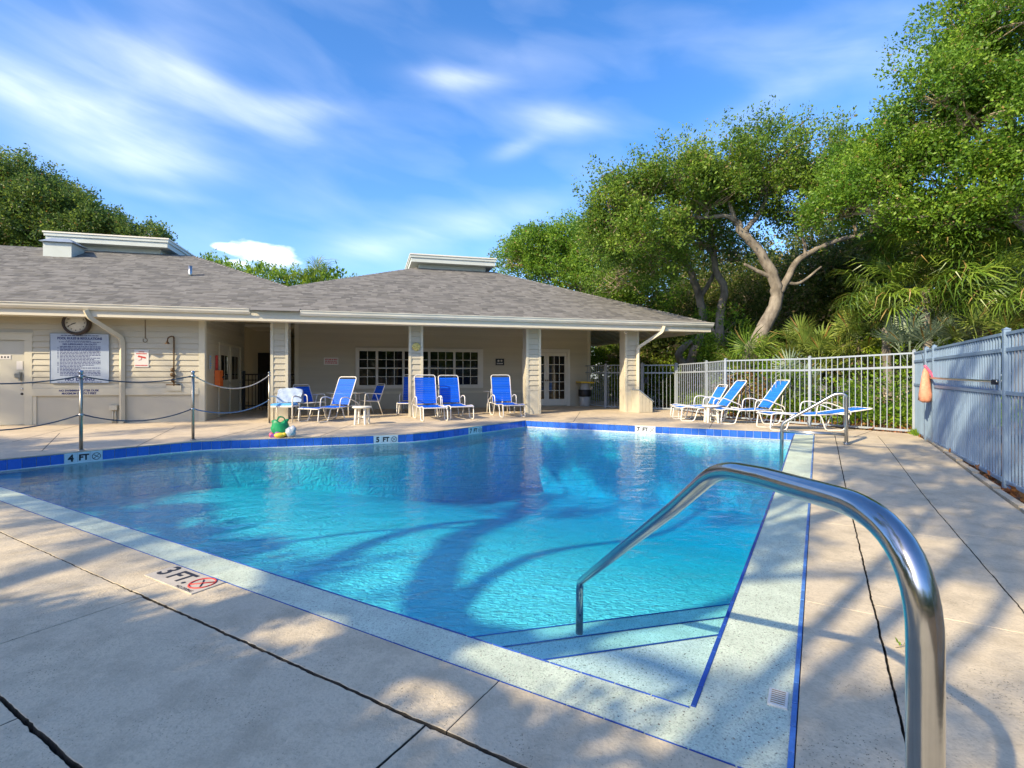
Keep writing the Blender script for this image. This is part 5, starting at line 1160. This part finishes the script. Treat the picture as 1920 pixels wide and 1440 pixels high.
    # --- undergrowth trees: dark leafy backdrop pieces, each a shrub or small tree of its own
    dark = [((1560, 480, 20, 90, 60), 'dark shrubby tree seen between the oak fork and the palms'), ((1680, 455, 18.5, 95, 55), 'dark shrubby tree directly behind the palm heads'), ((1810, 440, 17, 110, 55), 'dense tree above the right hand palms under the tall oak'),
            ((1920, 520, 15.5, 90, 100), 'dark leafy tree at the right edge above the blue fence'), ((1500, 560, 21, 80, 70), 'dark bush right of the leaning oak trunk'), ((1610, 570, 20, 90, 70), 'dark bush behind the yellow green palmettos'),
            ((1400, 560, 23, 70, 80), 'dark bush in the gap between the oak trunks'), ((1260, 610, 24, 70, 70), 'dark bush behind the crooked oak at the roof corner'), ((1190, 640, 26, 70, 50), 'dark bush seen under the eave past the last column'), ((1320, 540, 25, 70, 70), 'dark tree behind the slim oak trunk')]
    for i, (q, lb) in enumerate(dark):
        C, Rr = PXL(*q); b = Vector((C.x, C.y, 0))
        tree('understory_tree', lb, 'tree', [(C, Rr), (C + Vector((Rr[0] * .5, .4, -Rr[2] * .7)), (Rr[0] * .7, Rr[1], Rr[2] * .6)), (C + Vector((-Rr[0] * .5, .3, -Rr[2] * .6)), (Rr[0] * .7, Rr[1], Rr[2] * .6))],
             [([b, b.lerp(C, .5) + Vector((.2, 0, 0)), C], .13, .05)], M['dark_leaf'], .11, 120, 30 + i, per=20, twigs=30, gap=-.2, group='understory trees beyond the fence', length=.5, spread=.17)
    # far woodland that reads as one mass
    rs = np.random.default_rng(77); PP, AA = [], []
    for px, py, Y, rx, ry in ((1250, 640, 33, 160, 90), (1450, 600, 32, 150, 130), (1650, 560, 30, 160, 150), (1850, 560, 28, 160, 170), (2050, 560, 24, 160, 200), (1120, 600, 36, 90, 70), (1350, 560, 34, 90, 60), *[(px, 655, 23, 70, 55) for px in range(1290, 2060, 75)], *[(px, 690, 19, 60, 30) for px in range(1440, 2100, 60)]):
        C, Rr = PXL(px, py, Y, rx, ry, 2.0); p, a_ = lobe_sprigs(C, Rr, int(Rr[0] * Rr[2] * 40), rs, None, .1); PP.append(p); AA.append(a_)
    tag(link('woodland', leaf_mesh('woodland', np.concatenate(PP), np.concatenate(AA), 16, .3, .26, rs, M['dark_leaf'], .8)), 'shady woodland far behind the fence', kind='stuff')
    PP, AA = [], []
    for px, py, Y, rx, ry in ((380, 520, 30, 40, 22), (440, 522, 30, 45, 16), (500, 524, 30, 50, 15), (560, 528, 30, 45, 14), (620, 535, 30, 45, 14), (400, 500, 31, 20, 10)):
        C, Rr = PXL(px, py, Y, rx, ry, 1.6); p, a_ = lobe_sprigs(C, Rr, int(Rr[0] * Rr[2] * 150) + 20, rs, None, .3); PP.append(p); AA.append(a_ * np.array([.4, .4, 1.2]))
    tag(link('scrub', leaf_mesh('scrub', np.concatenate(PP), np.concatenate(AA), 18, .12, .2, rs, M['shrub'], .5, .3, .5)), 'bright scrub showing above the dip in the roof', kind='stuff')
    PP, AA = [], []
    for px, py, Y, rx, ry in ((350, 620, 31, 260, 90), (650, 620, 31, 200, 80)):
        C, Rr = PXL(px, py, Y, rx, ry, 1.6); p, a_ = lobe_sprigs(C, Rr, int(Rr[0] * Rr[2] * 30), rs, None, .1); PP.append(p); AA.append(a_)
    tag(link('scrub', leaf_mesh('scrub', np.concatenate(PP), np.concatenate(AA), 16, .3, .3, rs, M['shrub'], .8)), 'lower scrub behind the pool house', kind='stuff')
    # --- shrubs
    shrubs = [((1660, 745, 12.2, 60, 52), 'shrub', 'bright green leafy shrub behind the fence next to the corner post', .075), ((1560, 760, 13.0, 60, 40), 'shrub', 'green leafy shrub behind the flat lounger', .075), ((1610, 660, 14.5, 55, 40), 'yellow_shrub', 'yellow green bush among the palmettos above the fence', .08),
              ((1345, 630, 19.0, 50, 50), 'shrub', 'sunny green bush between the two upright oak trunks', .10), ((1235, 718, 22.5, 42, 34), 'yellow_shrub', 'bright yellow green hedge seen through the far gate', .12), ((1150, 735, 24, 60, 30), 'yellow_shrub', 'bright hedge seen through the porch pickets', .13), ((1135, 675, 25, 45, 26), 'shrub', 'leafy shrub seen under the dark soffit', .13),
              ((1405, 745, 14.2, 34, 38), 'rust', 'rust coloured shrub behind the tilted lounger backs', .075), ((1455, 720, 14.5, 45, 45), 'shrub', 'green shrub behind the fence left of its middle post', .08), ((1700, 655, 13.5, 60, 30), 'shrub', 'low green shrub under the silver palmettos', .08), ((1300, 690, 21, 35, 35), 'shrub', 'green shrub at the foot of the crooked oak', .11), ((1390, 690, 17.5, 60, 26), 'shrub', 'green shrub around the foot of the leaning oak', .1), ((1220, 690, 24, 60, 20), 'dark_leaf', 'dark shrub above the bright hedge past the far gate', .12)]
    for i, (q, mk, lb, sz) in enumerate(shrubs):
        C, Rr = PXL(*q); b = Vector((C.x, C.y, 0))
        tree('shrub', lb, 'shrub', [(C, Rr), (C + Vector((.3, .2, -Rr[2] * .5)), (Rr[0] * .9, Rr[1], Rr[2] * .7))], [([b, b.lerp(C, .6), C], .04, .015)], M[mk], sz, 95, 60 + i, per=16, twigs=8, gap=-.3, group='shrubs beyond the fence', length=.26, spread=.10, inner=.45)
    # --- palms
    def fan_mesh(seed, blades, length, width, mk, droop):
        rs2 = random.Random(seed); mb = MB(); mb.tube([(-.75, 0, -.10), (-.35, 0, .0), (0, 0, 0)], [.012, .010, .008], 5)
        for k in range(blades):
            a_ = R(-128 + 256 * k / (blades - 1)) + rs2.uniform(-.03, .03); Lb = length * (.72 + .28 * math.cos(a_ * .62)) * rs2.uniform(.88, 1.05); d = Vector((math.cos(a_), math.sin(a_), .22 + .35 * rs2.random())); d.normalize(); s = Vector((-math.sin(a_), math.cos(a_), .25)).normalized() * width * .5
            p0 = Vector((0, 0, 0)); p1 = d * Lb * .5; p2 = d * Lb * .82 + Vector((0, 0, -droop * Lb * .25)); p3 = d * Lb + Vector((0, 0, -droop * Lb * rs2.uniform(.4, .9)))
            mb.add([p0, p1 + s, p1 - s, p2 + s * .7, p2 - s * .7, p3], [(0, 2, 1), (1, 2, 4, 3), (3, 4, 5)])
        return mb.mesh('frond', M[mk])
    meshes = {mk: [fan_mesh(s, 25, L_, .034, mk, dr) for s in range(3)] for mk, L_, dr in (('palm', .85, .8), ('silver', .56, .2), ('lime_palm', .58, .28))}
    def palm(px, py, Y, mk, n, label, scale, name, cat, seed, trunk=True, grp=None, spread=(20, 85)):
        rs2 = random.Random(seed); H = at(px, py, Y); root = tag(empty(name), label, cat, grp)
        if trunk:
            mb = MB(); limb(mb, [Vector((H.x + .1, H.y, 0)), Vector((H.x + .05, H.y, H.z * .45)), H - Vector((0, 0, .95))], .12, .09, 10, 5, rs2); mb.build('trunk', M['bark'], root)
        for k in range(n):
            az_ = k * 2.399 + rs2.uniform(-.3, .3); elv = R(rs2.uniform(-62 if trunk else spread[0], 75 if trunk else spread[1])); f = scale * rs2.uniform(.8, 1.1)
            d = Vector((math.cos(az_) * math.cos(elv), math.sin(az_) * math.cos(elv), math.sin(elv)))
            base = H + d * .75 * f if True else H
            zax = Vector((0, 0, 1)); y = zax.cross(d); y = y.normalized() if y.length > .05 else Vector((0, 1, 0)); z = d.cross(y)
            rot = Matrix((d, y, z)).transposed().to_euler(); link('frond', meshes[mk][k % 3], root, base, rot, (f, f, f))
    palm(1735, 470, 12.6, 'palm', 40, 'cabbage palm with its head centred above the fence corner', 1.05, 'cabbage_palm', 'palm', 1, grp='cabbage palms')
    palm(1840, 490, 12.0, 'palm', 40, 'cabbage palm above the blue fence, right of its twin', 1.05, 'cabbage_palm', 'palm', 2, grp='cabbage palms')
    palm(1660, 545, 13.2, 'palm', 30, 'lower cabbage palm with drooping fan leaves left of the others', .95, 'cabbage_palm', 'palm', 3, grp='cabbage palms')
    palm(1905, 540, 11.4, 'palm', 32, 'dim cabbage palm at the right edge of the trees', .95, 'cabbage_palm', 'palm', 4, grp='cabbage palms')
    for i, (px, py, Y, mk, n, lb) in enumerate(((1700, 668, 12.4, 'silver', 14, 'silver green saw palmetto left of the fence corner post'), (1775, 655, 12.6, 'silver', 16, 'silver green saw palmetto above the gate with push bar'), (1740, 640, 13.4, 'silver', 12, 'silver green saw palmetto behind the other silver ones'), (1590, 665, 14.2, 'lime_palm', 15, 'yellow green saw palmetto left of the yellow bush'),
                    (1535, 690, 14.2, 'lime_palm', 13, 'yellow green saw palmetto low behind the picket rails'), (1500, 672, 15.0, 'lime_palm', 12, 'yellow green saw palmetto right of the leaning trunk'), (1450, 700, 15.0, 'lime_palm', 11, 'yellow green saw palmetto at the foot of the leaning trunk'), (1400, 700, 15.2, 'palm', 10, 'small green palmetto in front of the leaning trunk'), (1170, 690, 23, 'lime_palm', 14, 'sunny palm seen under the eave by the last column'),
                    (1840, 665, 11.6, 'lime_palm', 10, 'yellow green palmetto behind the blue fence'), (1480, 745, 14.0, 'silver', 11, 'pale palmetto seen through the pickets behind a lounger'), (1640, 620, 14.0, 'lime_palm', 12, 'yellow green palmetto above the yellow bush'), (595, 535, 29.5, 'palm', 9, 'spiky palmetto on the skyline above the roof dip'))):
        palm(px, py, Y, mk, n, lb, 1.0 if px != 595 else 1.2, 'saw_palmetto', 'palmetto', 100 + i, trunk=False, grp='saw palmettos', spread=(5, 85))
    # --- planting bed and leaf litter behind the fence
    bed = MB(); pts = [FC + Vector((.10, -.05)), Vector((6.98, 11.98)), Vector((5.83, 13.82)), Vector((5.84, 15.2)), Vector((5.55, 17.05))]; far = [Vector((14, 10)), Vector((14, 16)), Vector((12, 19)), Vector((10, 22)), Vector((7, 26))]
    for i in range(4): bed.quad((*pts[i], .06), (*far[i], .25), (*far[i + 1], .3), (*pts[i + 1], .06))
    tag(bed.build('planting_bed', M['earth']), kind='structure')
    rs = np.random.default_rng(5); P = []
    for i in range(2600):
        s = rs.random() * 4; k = int(min(3, s)); t = s - k; e0 = pts[k].lerp(pts[k + 1], t); e1 = far[k].lerp(far[k + 1], t); q = rs.random() ** 2 * .4; p = e0.lerp(e1, q); P.append((p.x, p.y, .075 + .2 * q))
    for i in range(700):
        s = rs.random() * 8; q = FC - FR * s; o = Vector((FR.y, -FR.x)) * rs.uniform(-.03, .5); P.append((q.x + o.x, q.y + o.y, -.03 + .1 * max(0, 1 - s / 5)))
    A = rs.normal(0, 1, (len(P), 3)); A[:, 2] *= .2; A /= np.linalg.norm(A, axis=1, keepdims=True)
    tag(link('leaf_litter', leaf_mesh('leaf_litter', P, A, 4, .05, .075, rs, M['litter'], .1)), 'dry orange leaf litter under the shrubs', kind='stuff')
    A = np.tile([0., 0, 1.], (90, 1)); P = [tuple((FC - FR * rs.uniform(-.05, .5) + Vector((rs.uniform(-.06, .06), rs.uniform(-.05, .05)))).to_3d() + Vector((0, 0, .07))) for _ in range(90)]
    tag(link('grass', leaf_mesh('grass', P, A, 6, .02, .11, rs, M['shrub'], .03, .14, 1.2)), 'tuft of grass at the fence corner', kind='stuff')
    # --- ground cover behind the fence
    P = []
    for i in range(2600):
        s = rs.random() * 4; k = int(min(3, s)); t = s - k; e0 = pts[k].lerp(pts[k + 1], t); e1 = far[k].lerp(far[k + 1], t); q = .08 + rs.random() * .7; p = e0.lerp(e1, q); P.append((p.x, p.y, .1 + .25 * q + rs.random() * .35))
    A = rs.normal(0, .5, (len(P), 3)); A[:, 2] += .8; A /= np.linalg.norm(A, axis=1, keepdims=True)
    tag(link('ground_cover', leaf_mesh('ground_cover', P, A, 12, .1, .09, rs, M['shrub'], .2)), 'leafy green ground cover beyond the fence', kind='stuff')
    # twig with leaves lying on the deck by the rail
    o = tag(empty('fallen_twig', onz(1690, 1213, .006), .1), 'small fallen twig with green leaves on the deck beside the big rail', 'twig')
    MB().tube([(-.03, 0, 0), (.02, .004, .006), (.09, -.02, .004)], .0022, 5).build('stem', M['twig'], o); link('leaf', leaf_mesh('leaf', [(0, 0, .004)] * 2, [(1, .2, .3), (-.6, .6, .4)], 3, .006, .03, np.random.default_rng(2), M['shrub'], .01), o)
vegetation()

# ------------------------------------------------------------------ trees behind the camera that shade the deck and the water
def shade():
    SX = Vector((-1.14, -1.05, 1.0))
    def src(px, py, h, zg=0.0): return onz(px, py, zg) + SX * (h - zg)
    # leaning oak left of the camera: its limb shades the middle of the pool, its low crown the near deck
    limb_pts = [Vector((-5.2, -6.6, 0)), Vector((-6.2, -4.2, 2.4)), src(700, 1240, 4.6), src(850, 1185, 5.6, -.8), src(885, 1080, 6.5, -1.0), src(925, 1000, 7.4, -1.2), src(960, 915, 8.6, -1.4)]
    L = []
    for a_, b_, r_ in ((-1.28, .5, .42), (-1.30, 1.0, .42), (-1.32, 1.5, .42), (-1.32, 2.0, .42), (-1.30, 2.5, .42), (-1.32, 2.95, .40), (-1.62, 3.4, .42), (-1.8, 3.85, .42), (-1.9, .4, .5), (-1.9, 1.1, .5), (-1.9, 1.8, .5), (-1.9, 2.6, .5), (-2.6, .8, .6), (-2.6, 1.8, .6), (-2.6, 2.9, .6), (-1.1, .02, .28), (-.60, .42, .05), (-.42, 2.30, .10), (-.30, 2.22, .08), (-.50, 1.42, .08), (-.34, 1.36, .06)):
        h_ = rnd.uniform(3.3, 3.9); L.append((AB(a_, b_) + SX * h_, (r_ * .8, r_ * .8, .16))); L.append((AB(a_, b_) + SX * (h_ + .35), (r_ * .8, r_ * .8, .16)))
    for px, py, r_ in ((60, 903, .75), (120, 925, .7), (200, 940, .6), (230, 975, .5), (290, 965, .4), (320, 1010, .34), (400, 1040, .26), (150, 905, .7), (330, 905, .6)):
        L.append((src(px, py, rnd.uniform(6, 7), -.7), (r_, r_, .3)))
    for px, py, r_ in ((1570, 850, .22), (1650, 862, .26), (1720, 848, .22), (1600, 888, .2), (1690, 895, .24), (1790, 888, .26), (1850, 925, .2), (1660, 935, .16), (1750, 930, .16), (1900, 960, .18), (1880, 1010, .08), (1850, 1068, .06), (1460, 1000, .10), (1450, 1035, .07), (1690, 1385, .03), (1600, 1410, .04)):
        L.append((src(px, py, rnd.uniform(6, 7.2), .04), (r_, r_, .16)))
    for k in range(9): L.append((AB(9.6, .5 + k * .68, -.75 + .35 * math.sin(k * 2.3)) + SX * rnd.uniform(8, 9), (.36, .36, .3)))  # foliage clumps added along the sun's path to darken the submerged far wall
    limbs = [(limb_pts, .26, .12), ([limb_pts[3], src(1010, 1050, 6.6, -.9), src(1200, 960, 7.6, -1.1), src(1330, 900, 8.4, -1.2)], .10, .05), ([limb_pts[2], AB(-1.5, 2.5) + SX * 3.8, AB(-1.8, 3.7) + SX * 3.7], .08, .04), ([limb_pts[1], AB(-2.3, .9) + SX * 3.6, AB(-1.4, .3) + SX * 3.6], .10, .05), ([limb_pts[5], src(760, 1000, 7.2, -.9), src(520, 1030, 6.6, -.8), src(330, 1005, 6.4, -.7)], .055, .035)]
    tree('shade_oak', 'leaning oak behind the camera shading the near deck', 'tree', L, limbs, M['oak'], .09, 330, 201, per=18, twigs=4, gap=None, length=.2, spread=.10, inner=.1)
    # higher crown: loose dapples over the far water and the right-hand deck
    L = []
    def dap(px, py, h, r, rz=.3, zg=0.0): L.append((src(px, py, h, zg), (r, r, rz)))
    for px, py in ((1700, 905), (1840, 930), (1600, 880), (1780, 985), (1650, 925), (1890, 1000), (1750, 870)): dap(px, py, rnd.uniform(8, 10), .34)
    for px, py in ((1860, 1070), (1560, 1400), (1880, 1440)): dap(px, py, rnd.uniform(6, 7.5), .17, .15)
    for px, py in ((1000, 870), (1100, 890), (860, 880), (700, 890), (1250, 900), (620, 910), (1180, 860), (900, 925), (1330, 940), (760, 925), (520, 880), (420, 900), (1060, 850), (1150, 905), (1290, 860), (1380, 880), (960, 900), (1020, 925), (820, 910), (1400, 925), (560, 930)): dap(px, py, rnd.uniform(8, 10), .46, .35, -1.1)
    for px, py, r in ((620, 1065, .28), (520, 1075, .22), (210, 1000, .3), (330, 1040, .36), (130, 960, .5), (420, 1060, .3), (250, 960, .4), (80, 920, .6), (500, 1090, .25)): dap(px, py, rnd.uniform(7, 8.5), r, .2, -.7)
    for px, py, r in ((80, 1055, .13), (230, 1065, .12), (160, 1040, .1), (380, 1050, .1), (60, 990, .08)): dap(px, py, rnd.uniform(7, 8), r, .1)
    for px, py in ((420, 822), (560, 812), (200, 835), (60, 855), (820, 800), (720, 808), (640, 812)): dap(px, py, rnd.uniform(9, 11), .26, .2, .12)
    for sx, z in ((2.0, .5), (2.3, .4), (2.9, .9), (3.4, 1.4), (3.8, .3), (4.3, .8), (4.8, .4), (5.2, 1.2), (5.6, .6), (6.2, 1.0), (6.8, .5), (7.2, 1.3)):
        q = FC - FR * sx; L.append((Vector((q.x, q.y, z)) + SX * rnd.uniform(6.5, 8), (.2, .2, .22)))
    for k in range(17): L.append((BL(-9.8 + k * .31, 0, .45 + .25 * math.sin(k * 1.9)) + SX * rnd.uniform(9, 10), (.22, .22, .22)))
    for u_, z in ((-8.8, .2), (-7.9, .3), (-7.0, .15), (-6.2, .3), (-5.4, .2), (-3.5, .4), (0, .6), (3.5, .5), (6.8, .6)): L.append((BL(u_, 0, z) + SX * rnd.uniform(9, 10), (.24, .24, .18)))
    limbs = [([Vector((-9.5, -7.5, 0)), Vector((-9.3, -6, 4)), Vector((-7.5, -4, 7.5)), Vector((-5.5, -2.5, 9))], .32, .08), ([Vector((-9.3, -6, 4)), Vector((-11, -2, 7.5)), Vector((-11.5, 1, 9.2))], .15, .05)]
    tree('shade_oak', 'tall open crowned oak behind the camera dappling the far water', 'tree', L, limbs, M['oak'], .085, 130, 202, per=16, twigs=0, gap=None, length=.34, spread=.12, inner=.05)
    # unseen leafy mass added round behind the camera, screening off the low bright sky
    rs = np.random.default_rng(9); PP, AA = [], []
    for k in range(30):
        an = R(150 + 240 * k / 29); d_ = 27 + rnd.uniform(-2, 4); hh = rnd.uniform(5, 7)
        p, a_ = lobe_sprigs((d_ * math.cos(an), 4 + d_ * math.sin(an), hh * .5), (3.6, 3.6, hh * .5), 420, rs, None, .35); PP.append(p); AA.append(a_)
    tag(link('woodland', leaf_mesh('woodland', np.concatenate(PP), np.concatenate(AA), 8, .45, .55, rs, M['oak'], .9)), 'unseen woodland round the clearing, added to screen the low sky', kind='stuff')
shade()
